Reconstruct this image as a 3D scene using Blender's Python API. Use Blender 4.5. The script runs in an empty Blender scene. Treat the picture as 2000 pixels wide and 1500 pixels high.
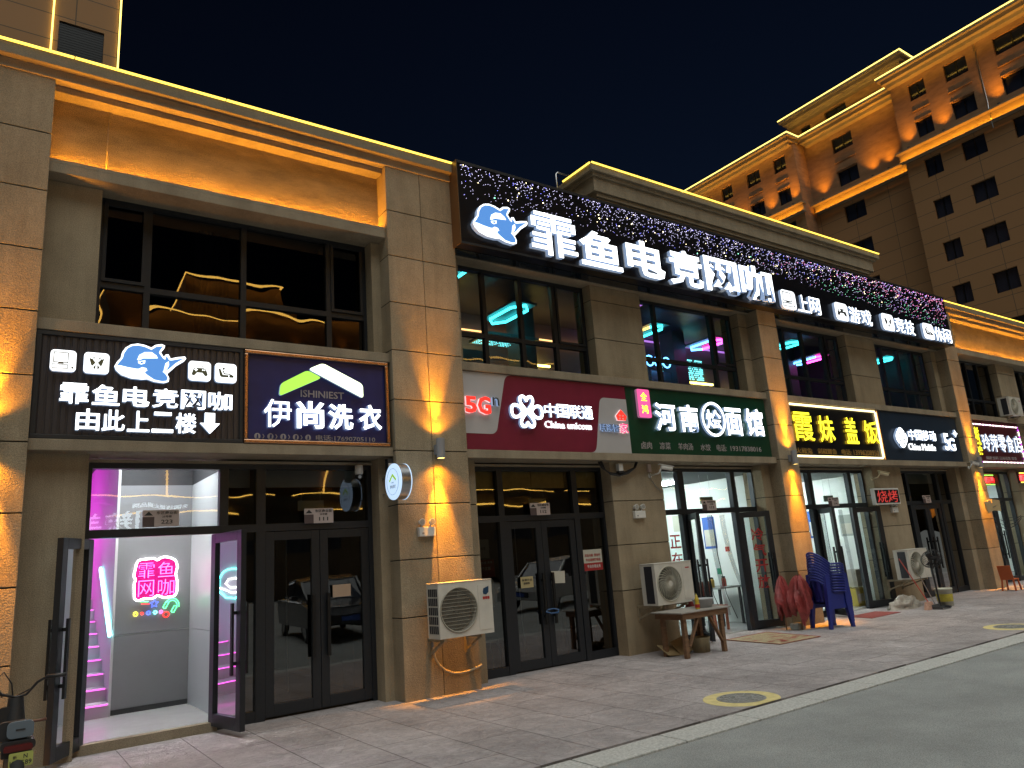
import bpy, bmesh, math, random
from mathutils import Vector, Matrix
random.seed(7)
R = math.radians
C = bpy.context.scene.collection
scn = bpy.context.scene

# ------------------------------------------------------------------ camera
YAW, PITCH, ROLL, FPX, CAMZ = 0.623664, 0.232213, -0.0764926, 1441.857, 1.6
fw = Vector((math.sin(YAW)*math.cos(PITCH), math.cos(YAW)*math.cos(PITCH), math.sin(PITCH)))
rt = Vector((math.cos(YAW), -math.sin(YAW), 0)); up = rt.cross(fw)
r2 = math.cos(ROLL)*rt + math.sin(ROLL)*up
u2 = -math.sin(ROLL)*rt + math.cos(ROLL)*up
cd = bpy.data.cameras.new('camera'); cam = bpy.data.objects.new('camera', cd); C.objects.link(cam)
cd.sensor_width = 36; cd.lens = 36*FPX/2000; cd.clip_end = 2000; cd.clip_start = .05
cam.matrix_world = Matrix(((r2.x, u2.x, -fw.x, 0), (r2.y, u2.y, -fw.y, 0), (r2.z, u2.z, -fw.z, CAMZ), (0, 0, 0, 1)))
scn.camera = cam

# ------------------------------------------------------------------ world, night fill, exposure
w = bpy.data.worlds.new('World'); scn.world = w; w.use_nodes = True
nt = w.node_tree; bg = nt.nodes['Background']
sky = nt.nodes.new('ShaderNodeTexSky'); sky.sky_type = 'NISHITA'; sky.sun_disc = False
sky.sun_elevation = R(-4); sky.sun_rotation = R(60)
tint = nt.nodes.new('ShaderNodeMix'); tint.data_type = 'RGBA'; tint.blend_type = 'MULTIPLY'; tint.inputs[0].default_value = 1; tint.inputs[7].default_value = (.62, 1.0, 1.75, 1)
nt.links.new(sky.outputs[0], tint.inputs[6]); nt.links.new(tint.outputs[2], bg.inputs[0]); bg.inputs[1].default_value = .105
sd = bpy.data.lights.new('sun', 'SUN'); sun = bpy.data.objects.new('sun', sd); C.objects.link(sun)
sd.energy = 2.0; sd.angle = R(60); sd.color = (.97, 1., .94)
sun.rotation_euler = Vector((.10, .35, -.93)).to_track_quat('-Z', 'Y').to_euler()
scn.view_settings.view_transform = 'Standard'; scn.view_settings.look = 'None'
scn.view_settings.exposure = 0; scn.view_settings.gamma = 1
cy = scn.cycles
cy.use_denoising = True; cy.max_bounces = 6; cy.transparent_max_bounces = 10; cy.diffuse_bounces = 3
cy.glossy_bounces = 3; cy.sample_clamp_indirect = 3; cy.use_light_tree = True
cy.caustics_reflective = False; cy.caustics_refractive = False

# ------------------------------------------------------------------ materials
def _mat(n):
    m = bpy.data.materials.new(n); m.use_nodes = True
    return m, m.node_tree, m.node_tree.nodes['Principled BSDF']
def paint(n, col, rough=.6, metal=0., var=.0, scale=4., bump=0., bscale=60., spec=.5, stretch=None, speck=0.):
    m, t, p = _mat(n)
    p.inputs['Base Color'].default_value = (*col, 1); p.inputs['Roughness'].default_value = rough
    p.inputs['Metallic'].default_value = metal; p.inputs['Specular IOR Level'].default_value = spec
    tc = t.nodes.new('ShaderNodeTexCoord'); src = tc.outputs['Object']
    if stretch:
        mp = t.nodes.new('ShaderNodeMapping'); mp.inputs['Scale'].default_value = stretch
        t.links.new(src, mp.inputs[0]); src = mp.outputs[0]
    if var > 0:
        nz = t.nodes.new('ShaderNodeTexNoise'); nz.inputs['Scale'].default_value = scale; nz.inputs['Detail'].default_value = 8
        nz.inputs['Roughness'].default_value = .65
        t.links.new(src, nz.inputs['Vector'])
        cr = t.nodes.new('ShaderNodeValToRGB'); t.links.new(nz.outputs[0], cr.inputs[0])
        a = [max(0, c*(1-var)) for c in col]; b = [min(1, c*(1+var)) for c in col]
        cr.color_ramp.elements[0].position = .3; cr.color_ramp.elements[1].position = .7
        cr.color_ramp.elements[0].color = (*a, 1); cr.color_ramp.elements[1].color = (*b, 1)
        out = cr.outputs[0]
        if speck > 0:
            sn = t.nodes.new('ShaderNodeTexNoise'); sn.inputs['Scale'].default_value = 110; sn.inputs['Detail'].default_value = 3
            t.links.new(tc.outputs['Object'], sn.inputs['Vector'])
            sr = t.nodes.new('ShaderNodeValToRGB'); t.links.new(sn.outputs[0], sr.inputs[0])
            sr.color_ramp.elements[0].position = .32; sr.color_ramp.elements[1].position = .62
            sr.color_ramp.elements[0].color = (1-speck, 1-speck, 1-speck, 1); sr.color_ramp.elements[1].color = (1+speck*.3, 1+speck*.3, 1+speck*.3, 1)
            ml = t.nodes.new('ShaderNodeMix'); ml.data_type = 'RGBA'; ml.blend_type = 'MULTIPLY'; ml.inputs[0].default_value = 1
            t.links.new(out, ml.inputs[6]); t.links.new(sr.outputs[0], ml.inputs[7]); out = ml.outputs[2]
        t.links.new(out, p.inputs['Base Color'])
    if bump > 0:
        nb = t.nodes.new('ShaderNodeTexNoise'); nb.inputs['Scale'].default_value = bscale; nb.inputs['Detail'].default_value = 5
        t.links.new(src, nb.inputs['Vector'])
        bp = t.nodes.new('ShaderNodeBump'); bp.inputs['Strength'].default_value = bump; bp.inputs['Distance'].default_value = .01
        t.links.new(nb.outputs[0], bp.inputs['Height']); t.links.new(bp.outputs[0], p.inputs['Normal'])
    return m
def streaks(m, amt=.22):
    t = m.node_tree; p = t.nodes['Principled BSDF']; src = p.inputs['Base Color'].links[0].from_socket
    tc = t.nodes.new('ShaderNodeTexCoord'); mp = t.nodes.new('ShaderNodeMapping'); mp.inputs['Scale'].default_value = (2.0, 2.0, .28); t.links.new(tc.outputs['Object'], mp.inputs[0])
    nz = t.nodes.new('ShaderNodeTexNoise'); nz.inputs['Scale'].default_value = 1.6; nz.inputs['Detail'].default_value = 7; nz.inputs['Roughness'].default_value = .7; t.links.new(mp.outputs[0], nz.inputs['Vector'])
    cr = t.nodes.new('ShaderNodeValToRGB'); t.links.new(nz.outputs[0], cr.inputs[0]); cr.color_ramp.elements[0].position = .36; cr.color_ramp.elements[1].position = .58
    cr.color_ramp.elements[0].color = (1-amt, 1-amt*1.05, 1-amt*1.1, 1); cr.color_ramp.elements[1].color = (1, 1, 1, 1)
    ml = t.nodes.new('ShaderNodeMix'); ml.data_type = 'RGBA'; ml.blend_type = 'MULTIPLY'; ml.inputs[0].default_value = 1
    t.links.new(src, ml.inputs[6]); t.links.new(cr.outputs[0], ml.inputs[7]); t.links.new(ml.outputs[2], p.inputs['Base Color'])
def emit(n, col, st, sample=True):
    m, t, p = _mat(n)
    p.inputs['Base Color'].default_value = (*[min(.8, c*.6) for c in col], 1)
    p.inputs['Emission Color'].default_value = (*col, 1); p.inputs['Emission Strength'].default_value = st
    p.inputs['Roughness'].default_value = .5
    if not sample:
        m.cycles.emission_sampling = 'NONE'
    return m
def glass(n, tint=(.8, .85, .85), boost=1., wave=.02, wscale=1.3, rough=0.):
    m = bpy.data.materials.new(n); m.use_nodes = True; t = m.node_tree; t.nodes.clear()
    o = t.nodes.new('ShaderNodeOutputMaterial'); mx = t.nodes.new('ShaderNodeMixShader')
    tr = t.nodes.new('ShaderNodeBsdfTransparent'); tr.inputs[0].default_value = (*tint, 1)
    gl = t.nodes.new('ShaderNodeBsdfGlossy'); gl.inputs['Roughness'].default_value = rough
    fr = t.nodes.new('ShaderNodeFresnel'); fr.inputs[0].default_value = 1.5
    mu = t.nodes.new('ShaderNodeMath'); mu.operation = 'MULTIPLY'; mu.inputs[1].default_value = boost; mu.use_clamp = True
    t.links.new(fr.outputs[0], mu.inputs[0]); t.links.new(mu.outputs[0], mx.inputs[0])
    t.links.new(tr.outputs[0], mx.inputs[1]); t.links.new(gl.outputs[0], mx.inputs[2]); t.links.new(mx.outputs[0], o.inputs[0])
    if wave > 0:
        tc = t.nodes.new('ShaderNodeTexCoord'); nz = t.nodes.new('ShaderNodeTexNoise'); nz.inputs['Scale'].default_value = wscale
        nz.inputs['Detail'].default_value = 1
        t.links.new(tc.outputs['Object'], nz.inputs['Vector'])
        bp = t.nodes.new('ShaderNodeBump'); bp.inputs['Strength'].default_value = 1; bp.inputs['Distance'].default_value = wave
        t.links.new(nz.outputs[0], bp.inputs['Height']); t.links.new(bp.outputs[0], gl.inputs['Normal'])
    return m

STUCCO = paint('stucco', (.385, .315, .215), .85, var=.14, scale=2.2, bump=.7, bscale=70, spec=.25, speck=.34)
STUCCO2 = paint('stucco_beam', (.35, .292, .21), .85, var=.14, scale=3, bump=.4, bscale=90, spec=.25, speck=.25)
PANELST = paint('stucco_panel', (.37, .275, .135), .8, var=.34, scale=1.8, bump=1., bscale=60, spec=.4, stretch=(1, 1, 2.4), speck=.5)
STUCCO_B = paint('stucco_paler', (.41, .342, .24), .85, var=.14, scale=2.2, bump=.7, bscale=70, spec=.25, speck=.34)
STUCCO_C = paint('stucco_browner', (.362, .288, .19), .85, var=.16, scale=1.9, bump=.7, bscale=70, spec=.25, speck=.34)
for q in (STUCCO, STUCCO_B, STUCCO_C): streaks(q, .2)
streaks(STUCCO2, .18)
JOINT = paint('joint_dark', (.035, .028, .02), .9)
ALU = paint('aluminium_frame', (.022, .026, .033), .38, metal=.3, var=.1, scale=20, spec=.5)
ALUB = paint('aluminium_black', (.008, .009, .011), .35, metal=.2)
WHITEP = paint('white_plastic', (.72, .72, .69), .45, var=.06, scale=5)
ACW = paint('ac_casing', (.62, .60, .54), .42, var=.1, scale=4)
DARKP = paint('dark_plastic', (.02, .021, .024), .5)
GREYP = paint('grey_plastic', (.25, .26, .28), .5)
STEEL = paint('steel', (.45, .46, .48), .3, metal=.9, var=.1, scale=30)
COPPER = paint('copper_trim', (.46, .27, .17), .27, metal=.9, var=.2, scale=8)
G_DARK = glass('glass_dark', (.34, .38, .40), 4.2, .0025, 1.6)
G_UP = glass('glass_upper', (.16, .22, .34), 2.4, .0042, 1.5)
G_CLR = glass('glass_clear', (.86, .9, .89), 1.0, .003, 1.6)
G_TR = glass('glass_transom', (.62, .66, .68), 2., .0022, 1.5)
PVC = glass('pvc_strip', (.80, .83, .84), .35, .004, 9, .15)
L_WHITE = emit('led_white', (.93, .98, 1.), 3.4)
L_SIDE = emit('led_white_side', (.50, .68, 1.), .36)
L_WHITE2 = emit('led_white_small', (.93, .97, 1.), 1.8)
L_AMBER = emit('led_amber_line', (1., .68, .09), 2.4)
L_AMBERLENS = emit('lamp_lens', (1., .66, .16), 6.)
L_YEL = emit('led_yellow', (1., .93, .03), 2.2)
L_YELS = emit('led_yellow_side', (.8, .5, .04), .28)
L_WARM = emit('led_warm_tube', (1., .80, .38), 3.2)
L_RED = emit('led_red', (1., .03, .02), 1.6)
L_REDS = emit('led_red_side', (1., .75, .75), .8)
L_PINKP = emit('led_pink_box', (1., .12, .40), .9)
L_LIME = emit('led_lime', (.42, .86, .09), 1.1)
L_PALE = emit('led_pale_lime', (.86, 1., .66), 2.2)
L_BLUEF = emit('orca_blue', (.10, .30, .75), .85)
L_DISC = emit('disc_face', (.55, .74, 1.), 1.0)
OLIVE = paint('icon_olive', (.16, .16, .08), .6)
DKLINE = paint('icon_line', (.06, .07, .07), .6)
NAVY = paint('sign_navy', (.014, .022, .125), .35, var=.2, scale=3)
NAVY2 = paint('sign_slate_navy', (.018, .032, .055), .35, var=.2, scale=3)
BLACKS = paint('sign_black', (.008, .008, .010), .28, var=.3, scale=3)
BLACKR = paint('sign_ribbed_black', (.045, .042, .048), .32, var=.2, scale=6, stretch=(6, 6, .6))
MAROON = paint('sign_maroon', (.20, .014, .042), .38, var=.1, scale=3)
GREYS = paint('sign_pale_grey', (.50, .49, .50), .4, var=.05, scale=2)
GREENS = paint('sign_green', (.006, .05, .026), .3, var=.2, scale=3)
DREDS = paint('sign_dark_red', (.085, .010, .014), .35, var=.2, scale=3)
LETTERG = paint('letter_grey', (.40, .36, .36), .5)
LETTERB = paint('letter_brown', (.36, .22, .06), .5)
LETTERW = paint('letter_white', (.7, .7, .68), .5)
LETTERD = paint('letter_dark', (.03, .03, .03), .6)
LETTERR = paint('letter_red', (.40, .02, .02), .5)
PLATE = paint('plate_beige', (.52, .44, .42), .5)
PLATEQ = paint('plate_square', (.10, .07, .07), .6)
PAPER = paint('paper', (.55, .54, .46), .8)
PAPERR = paint('paper_red', (.35, .03, .03), .7)
PAPERB = paint('paper_blue', (.04, .12, .42), .6)
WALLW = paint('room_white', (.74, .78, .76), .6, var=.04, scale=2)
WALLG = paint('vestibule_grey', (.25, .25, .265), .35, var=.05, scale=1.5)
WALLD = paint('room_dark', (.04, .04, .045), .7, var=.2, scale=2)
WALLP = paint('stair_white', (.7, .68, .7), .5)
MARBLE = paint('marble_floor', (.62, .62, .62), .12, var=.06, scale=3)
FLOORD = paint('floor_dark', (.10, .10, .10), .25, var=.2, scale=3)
WOOD = paint('old_wood', (.19, .105, .055), .75, var=.35, scale=7, bump=.4, bscale=25, stretch=(1, 1, 4))
WOODTOP = paint('table_top_board', (.34, .32, .29), .5, var=.2, scale=9)
BLUEC = paint('chair_blue', (.014, .026, .22), .38, var=.1, scale=8)
REDCL = paint('umbrella_cloth', (.30, .05, .05), .5, var=.4, scale=7, bump=.5, bscale=12)
TOWERW = paint('tower_stone', (.30, .23, .155), .85, var=.15, scale=.5, bump=.4, bscale=8)
TOWERB = paint('tower_brick', (.33, .19, .10), .85, var=.25, scale=1.2, bump=.6, bscale=5, stretch=(1, 1, 3))
TOWGL = paint('tower_glass', (.022, .028, .05), .12, spec=.6)

# pavement: stamped slate-look paving in offset slabs
def paving():
    m, t, p = _mat('paving')
    tc = t.nodes.new('ShaderNodeTexCoord')
    mp = t.nodes.new('ShaderNodeMapping'); mp.inputs['Rotation'].default_value = (0, 0, R(90)); t.links.new(tc.outputs['Object'], mp.inputs[0])
    br = t.nodes.new('ShaderNodeTexBrick'); br.offset = .5
    br.inputs['Color1'].default_value = (.42, .385, .39, 1); br.inputs['Color2'].default_value = (.375, .342, .347, 1)
    br.inputs['Mortar'].default_value = (.19, .17, .165, 1); br.inputs['Scale'].default_value = 1
    br.inputs['Mortar Size'].default_value = .006; br.inputs['Mortar Smooth'].default_value = .4
    br.inputs['Brick Width'].default_value = 1.15; br.inputs['Row Height'].default_value = .62
    t.links.new(mp.outputs[0], br.inputs['Vector'])
    n1 = t.nodes.new('ShaderNodeTexNoise'); n1.inputs['Scale'].default_value = 1.1; n1.inputs['Detail'].default_value = 9; n1.inputs['Roughness'].default_value = .7
    n2 = t.nodes.new('ShaderNodeTexNoise'); n2.inputs['Scale'].default_value = 7; n2.inputs['Detail'].default_value = 8; n2.inputs['Roughness'].default_value = .72; n2.inputs['Distortion'].default_value = 1.6
    for n in (n1, n2): t.links.new(tc.outputs['Object'], n.inputs['Vector'])
    m1 = t.nodes.new('ShaderNodeMix'); m1.data_type = 'RGBA'; m1.blend_type = 'OVERLAY'; m1.inputs[0].default_value = .75
    t.links.new(br.outputs['Color'], m1.inputs[6]); t.links.new(n1.outputs[0], m1.inputs[7])
    m2 = t.nodes.new('ShaderNodeMix'); m2.data_type = 'RGBA'; m2.blend_type = 'OVERLAY'; m2.inputs[0].default_value = .6
    t.links.new(m1.outputs[2], m2.inputs[6]); t.links.new(n2.outputs[0], m2.inputs[7])
    t.links.new(m2.outputs[2], p.inputs['Base Color'])
    p.inputs['Roughness'].default_value = .55; p.inputs['Specular IOR Level'].default_value = .35
    vo = t.nodes.new('ShaderNodeTexVoronoi'); vo.inputs['Scale'].default_value = 3.2; vo.feature = 'SMOOTH_F1'
    t.links.new(n2.outputs[1], vo.inputs['Vector'])
    ad = t.nodes.new('ShaderNodeMath'); ad.operation = 'ADD'; t.links.new(n2.outputs[0], ad.inputs[0])
    sb = t.nodes.new('ShaderNodeMath'); sb.operation = 'MULTIPLY'; sb.inputs[1].default_value = -.8
    t.links.new(br.outputs['Fac'], sb.inputs[0]); t.links.new(sb.outputs[0], ad.inputs[1])
    bp = t.nodes.new('ShaderNodeBump'); bp.inputs['Strength'].default_value = 1.; bp.inputs['Distance'].default_value = .035
    t.links.new(ad.outputs[0], bp.inputs['Height']); t.links.new(bp.outputs[0], p.inputs['Normal'])
    return m
PAVING = paving()
ASPH = paint('asphalt', (.33, .342, .338), .8, var=.2, scale=.9, bump=.8, bscale=130, spec=.3, speck=.4)
GRANITE = paint('kerb_granite', (.47, .47, .45), .75, var=.35, scale=38, bump=.4, bscale=90)
YELLOWP = paint('yellow_paint', (.66, .56, .25), .7, var=.2, scale=9, bump=.3, bscale=60)
IRON = paint('cast_iron', (.27, .27, .26), .6, var=.25, scale=10, bump=.4, bscale=50)

# ------------------------------------------------------------------ mesh helpers
class MB:
    def __init__(s): s.v = []; s.f = []; s.m = []; s.sm = []
    def add(s, vs, fs, mi=0, smooth=False):
        b = len(s.v); s.v += [Vector(q) for q in vs]
        for f in fs: s.f.append([b+i for i in f]); s.m.append(mi); s.sm.append(smooth)
        return s
    def box(s, x0, x1, y0, y1, z0, z1, mi=0):
        return s.add([(x0,y0,z0),(x1,y0,z0),(x1,y1,z0),(x0,y1,z0),(x0,y0,z1),(x1,y0,z1),(x1,y1,z1),(x0,y1,z1)],
              [(0,3,2,1),(4,5,6,7),(0,1,5,4),(1,2,6,5),(2,3,7,6),(3,0,4,7)], mi)
    def bar(s, a, b, wx, wy=None, mi=0, upv=(0,0,1)):
        a, b = Vector(a), Vector(b); wy = wy or wx; d = (b-a).normalized(); u = Vector(upv)
        if abs(d.dot(u)) > .95: u = Vector((0,1,0))
        sx = d.cross(u).normalized(); sy = sx.cross(d).normalized(); vs = []
        for p in (a, b):
            for i, j in ((-1,-1),(1,-1),(1,1),(-1,1)): vs.append(p+sx*wx/2*i+sy*wy/2*j)
        return s.add(vs, [(0,1,2,3),(7,6,5,4),(0,4,5,1),(1,5,6,2),(2,6,7,3),(3,7,4,0)], mi)
    def cyl(s, a, b, r0, r1=None, n=20, mi=0, caps=True):
        a, b = Vector(a), Vector(b); r1 = r0 if r1 is None else r1; d = (b-a).normalized()
        u = Vector((0,0,1)) if abs(d.z) < .9 else Vector((1,0,0))
        x = d.cross(u).normalized(); y = x.cross(d); vs = []
        for p, r in ((a,r0),(b,r1)):
            for i in range(n):
                t = 2*math.pi*i/n; vs.append(p+x*math.cos(t)*r+y*math.sin(t)*r)
        s.add(vs, [(i,(i+1)%n,n+(i+1)%n,n+i) for i in range(n)], mi, True)
        if caps: s.add(vs[:n], [tuple(range(n))[::-1]], mi); s.add(vs[n:], [tuple(range(n))], mi)
        return s
    def tube(s, pts, r, n=8, mi=0, closed=False):
        pts = [Vector(p) for p in pts]; k = len(pts); rings = []; prev = None
        for i, p in enumerate(pts):
            if closed: d = pts[(i+1)%k]-pts[i-1]
            else: d = pts[min(i+1,k-1)]-pts[max(i-1,0)]
            d = d.normalized()
            if prev is None:
                u = Vector((0,0,1)) if abs(d.z) < .9 else Vector((1,0,0)); x = d.cross(u).normalized()
            else: x = (prev-d*prev.dot(d)).normalized()
            prev = x; y = d.cross(x); rr = r[i] if isinstance(r, (list, tuple)) else r
            rings += [p+x*math.cos(2*math.pi*j/n)*rr+y*math.sin(2*math.pi*j/n)*rr for j in range(n)]
        fs = []
        for i in range(k if closed else k-1):
            a, b = i*n, ((i+1)%k)*n
            fs += [(a+j, b+j, b+(j+1)%n, a+(j+1)%n) for j in range(n)]
        if not closed: fs += [tuple(range(n)), tuple(range((k-1)*n, k*n))[::-1]]
        return s.add(rings, fs, mi, True)
    def prism(s, pts, y0, y1, mi=0, mside=None):
        n = len(pts); ar = sum(pts[i-1][0]*pts[i][1]-pts[i][0]*pts[i-1][1] for i in range(n))
        if ar < 0: pts = pts[::-1]
        vs = [(x,y0,z) for x,z in pts]+[(x,y1,z) for x,z in pts]
        ms = mi if mside is None else mside
        s.add(vs, [tuple(range(n))], mi)
        s.add(vs, [tuple(range(n,2*n))[::-1]]+[(i, n+i, n+(i+1)%n, (i+1)%n) for i in range(n)], ms)
        return s
    def disc(s, cx, cz, rx, rz, y0, y1, mi=0, mside=None, n=36):
        return s.prism([(cx+rx*math.cos(2*math.pi*i/n), cz+rz*math.sin(2*math.pi*i/n)) for i in range(n)], y0, y1, mi, mside)
    def rrect(s, x0, x1, z0, z1, r, y0, y1, mi=0, mside=None):
        p = []
        for cx, cz, a in ((x1-r,z1-r,0),(x0+r,z1-r,90),(x0+r,z0+r,180),(x1-r,z0+r,270)):
            for k in range(6): t = R(a+18*k); p.append((cx+r*math.cos(t), cz+r*math.sin(t)))
        return s.prism(p, y0, y1, mi, mside)
    def stroke(s, pts, wd, y0, y1, mi=0, mside=None):
        for (xa,za),(xb,zb) in zip(pts, pts[1:]):
            d = math.hypot(xb-xa, zb-za) or 1e-6; nx, nz = -(zb-za)/d*wd/2, (xb-xa)/d*wd/2
            s.prism([(xa+nx,za+nz),(xb+nx,zb+nz),(xb-nx,zb-nz),(xa-nx,za-nz)], y0, y1, mi, mside)
        for k, (x, z) in enumerate(pts): s.disc(x, z, wd/2, wd/2, y0+.0004*(k%3+1), y1, mi, mside, 10)
        return s
    def lathe(s, c, prof, n=24, mi=0):
        c = Vector(c); vs = []
        for r, z in prof: vs += [c+Vector((r*math.cos(2*math.pi*i/n), r*math.sin(2*math.pi*i/n), z)) for i in range(n)]
        fs = [(k*n+i, k*n+(i+1)%n, (k+1)*n+(i+1)%n, (k+1)*n+i) for k in range(len(prof)-1) for i in range(n)]
        return s.add(vs, fs, mi, True)
    def xf(s, M, start=0):
        for i in range(start, len(s.v)): s.v[i] = M @ s.v[i]
        return s
    def build(s, name, mats, parent=None, bevel=0):
        if not isinstance(mats, (list, tuple)): mats = [mats]
        root = parent
        while root is not None and root.parent is not None: root = root.parent
        off = root.location if root is not None else Vector((0,0,0))
        me = bpy.data.meshes.new(name); me.from_pydata([tuple(v-off) for v in s.v], [], s.f)
        for m in mats: me.materials.append(m)
        me.polygons.foreach_set('material_index', s.m); me.polygons.foreach_set('use_smooth', s.sm); me.update()
        o = bpy.data.objects.new(name, me); C.objects.link(o)
        if parent is not None: o.parent = parent
        if bevel:
            b = o.modifiers.new('bevel', 'BEVEL'); b.width = bevel; b.segments = 2; b.limit_method = 'ANGLE'; b.angle_limit = R(40)
        return o
def tag(o, label=None, cat=None, group=None, kind=None):
    for k, v in (('label', label), ('category', cat), ('group', group), ('kind', kind)):
        if v: o[k] = v
    return o
def thing(name, loc, label, cat, group=None, rz=0):
    o = bpy.data.objects.new(name, None); o.location = loc; o.rotation_euler = (0, 0, rz); o.empty_display_size = .1
    C.objects.link(o); return tag(o, label, cat, group)
def copy_tree(o, parent=None):
    c = o.copy(); C.objects.link(c)
    if parent is not None: c.parent = parent
    for ch in list(o.children): copy_tree(ch, c)
    return c
_tc = {}
def glyphs(body, bold=0.):
    k = (body, bold)
    if k not in _tc:
        cu = bpy.data.curves.new('t', 'FONT'); cu.body = body; cu.size = 1; cu.offset = bold; cu.extrude = .5; cu.resolution_u = 2
        o = bpy.data.objects.new('t', cu); C.objects.link(o)
        me = bpy.data.meshes.new_from_object(o.evaluated_get(bpy.context.evaluated_depsgraph_get()))
        vs = [v.co.copy() for v in me.vertices]; fs = [(tuple(p.vertices), p.normal.z) for p in me.polygons]
        bpy.data.objects.remove(o); bpy.data.curves.remove(cu); bpy.data.meshes.remove(me)
        _tc[k] = (vs, fs)
    return _tc[k]
def text(mb, body, x0, x1, z0, z1, yf, depth, bold=0., mi=0, mside=None, M=None):
    """Lettering fitted to the box x0..x1, z0..z1, its face at yf looking towards -Y."""
    vs, fs = glyphs(body, bold)
    ax, bx = min(v.x for v in vs), max(v.x for v in vs); ay, by = min(v.y for v in vs), max(v.y for v in vs)
    P = [(x0+(v.x-ax)/(bx-ax)*(x1-x0), yf+(.5-v.z)*depth, z0+(v.y-ay)/(by-ay)*(z1-z0)) for v in vs]
    if M is not None: P = [M @ Vector(p) for p in P]
    st = len(mb.v); mb.v += [Vector(p) for p in P]
    for f, nz in fs:
        if nz < -.7: continue
        mb.f.append([st+i for i in f]); mb.m.append(mi if nz > .7 or mside is None else mside); mb.sm.append(False)
    return mb
def row(body, x0, x1, gap=.1):
    n = len(body); wd = (x1-x0)/(n-gap*1); out = []
    step = (x1-x0+gap*wd)/n
    for i, c in enumerate(body): out.append((c, x0+i*step, x0+i*step+step-gap*wd))
    return out
def spot(name, loc, tgt, col, en, size, blend=.6, rad=.02, parent=None):
    d = bpy.data.lights.new(name, 'SPOT'); d.energy = en; d.color = col; d.spot_size = R(size); d.spot_blend = blend; d.shadow_soft_size = rad
    o = bpy.data.objects.new(name, d); C.objects.link(o)
    q = (Vector(tgt)-Vector(loc)).to_track_quat('-Z', 'Y'); o.rotation_euler = q.to_euler()
    off = parent.location if parent else Vector((0,0,0)); o.location = Vector(loc)-off
    if parent: o.parent = parent
    return o
def area(name, loc, tgt, col, en, sx, sy, parent=None, xdir=None):
    d = bpy.data.lights.new(name, 'AREA'); d.shape = 'RECTANGLE'; d.size = sx; d.size_y = sy; d.energy = en; d.color = col
    o = bpy.data.objects.new(name, d); C.objects.link(o)
    z = (Vector(loc)-Vector(tgt)).normalized(); x = Vector(xdir or (1,0,0)); y = z.cross(x).normalized(); x = y.cross(z)
    m = Matrix((x, y, z)).transposed().to_4x4(); m.translation = Vector(loc)-(parent.location if parent else Vector((0,0,0)))
    if parent: o.parent = parent
    o.matrix_basis = m
    return o

AMB = (1., .38, .018)
exec_sections = []
# ------------------------------------------------------------------ ground
def ground():
    g = MB().box(-150, 260, -150, 260, -.6, -.10).build('ground', ASPH); tag(g, kind='structure')
    r = MB().box(-90, 150, -30, 4.79, -.09, -.02).build('road', ASPH); tag(r, kind='structure')
    k = MB()
    x = -30.
    while x < 90: k.box(x, x+.985, 4.80, 5.135, -.08, -.004); x += 1.0
    tag(k.build('kerb', GRANITE, bevel=.006), kind='structure')
    p = MB().box(-40, 95, 5.175, 9.3, -.08, 0.).build('pavement', PAVING); tag(p, kind='structure')
    j = MB().box(-40, 95, 5.136, 5.174, -.08, -.03).build('gutter', JOINT); tag(j, kind='structure')
    for (x, y, lab) in ((6.62, 5.52, 'iron manhole cover in a yellow ring by the kerb before the plank table'),
                        (13.16, 5.52, 'round iron manhole cover in a yellow ring farther along the pavement, beyond the blue chairs')):
        t = thing('manhole_cover', (x, y, 0), lab, 'manhole', 'manhole covers in the pavement')
        n = 48; m = MB(); vs = []
        for rr, z in ((.262, .004), (.405, .004), (.410, 0)): vs += [(x+rr*math.cos(2*math.pi*i/n), y+rr*math.sin(2*math.pi*i/n)*.95, z) for i in range(n)]
        vs = [(a, max(b, 5.177) if b > 5.0 and c < 9 else b, c) for a, b, c in vs]
        m.add(vs, [(q*n+i, q*n+(i+1)%n, (q+1)*n+(i+1)%n, (q+1)*n+i) for q in (0, 1) for i in range(n)]); m.build('painted_ring', YELLOWP, t)
        m = MB().cyl((x, y, -.01), (x, y, .006), .255, n=48)
        for rr in (.06, .12, .18, .23):
            m.tube([(x+rr*math.cos(2*math.pi*i/40), y+rr*math.sin(2*math.pi*i/40), .007) for i in range(40)], .006, 5, closed=True)
        for i in range(12):
            a = 2*math.pi*i/12; m.bar((x+.06*math.cos(a), y+.06*math.sin(a), .008), (x+.23*math.cos(a), y+.23*math.sin(a), .008), .012, .006)
        m.build('lid', IRON, t)
ground()

# ------------------------------------------------------------------ the shop row
D = 8.72; YS = 9.0; YG = 9.23
JZ = [0, .98, 1.69, 2.395, 3.10, 3.79, 4.48, 5.17, 5.86, 6.55, 7.28]
STONES = [STUCCO, JOINT, STUCCO_B, STUCCO_C]
B = thing('shop_row', (0, 9.0, 0), 'long two storey tan stone shop row with lit signs and golden cornice lights', 'building')
def blocks(mb, x0, x1, yf, yb, zs, gap=.014, split=None):
    mb.box(x0+.006, x1-.006, yf+.016, yb, zs[0], zs[-1], 1)
    for a, b in zip(zs, zs[1:]):
        xs = [x0]+(split or [])+[x1]
        for c, d in zip(xs, xs[1:]):
            mb.box(c+(.004 if c != x0 else 0), d-(.004 if d != x1 else 0), yf, yb-.01, a+(gap/2 if a > 0 else 0), b-gap/2, random.choice((0, 0, 2, 3)))
    return mb
BAYS = [(.27, 4.318), (5.42, 12.53), (13.13, 20.45), (21.1, 27.9)]
for x0, x1, sp in ((-.85, .27, [-.29]), (4.318, 5.42, [4.865]), (12.53, 13.13, None), (20.45, 21.1, None), (27.9, 29.0, None), (-6.2, -5.0, None)):
    blocks(MB(), x0, x1, D, 9.6, JZ, split=sp).build('pilaster', STONES, B, bevel=.004)
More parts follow.
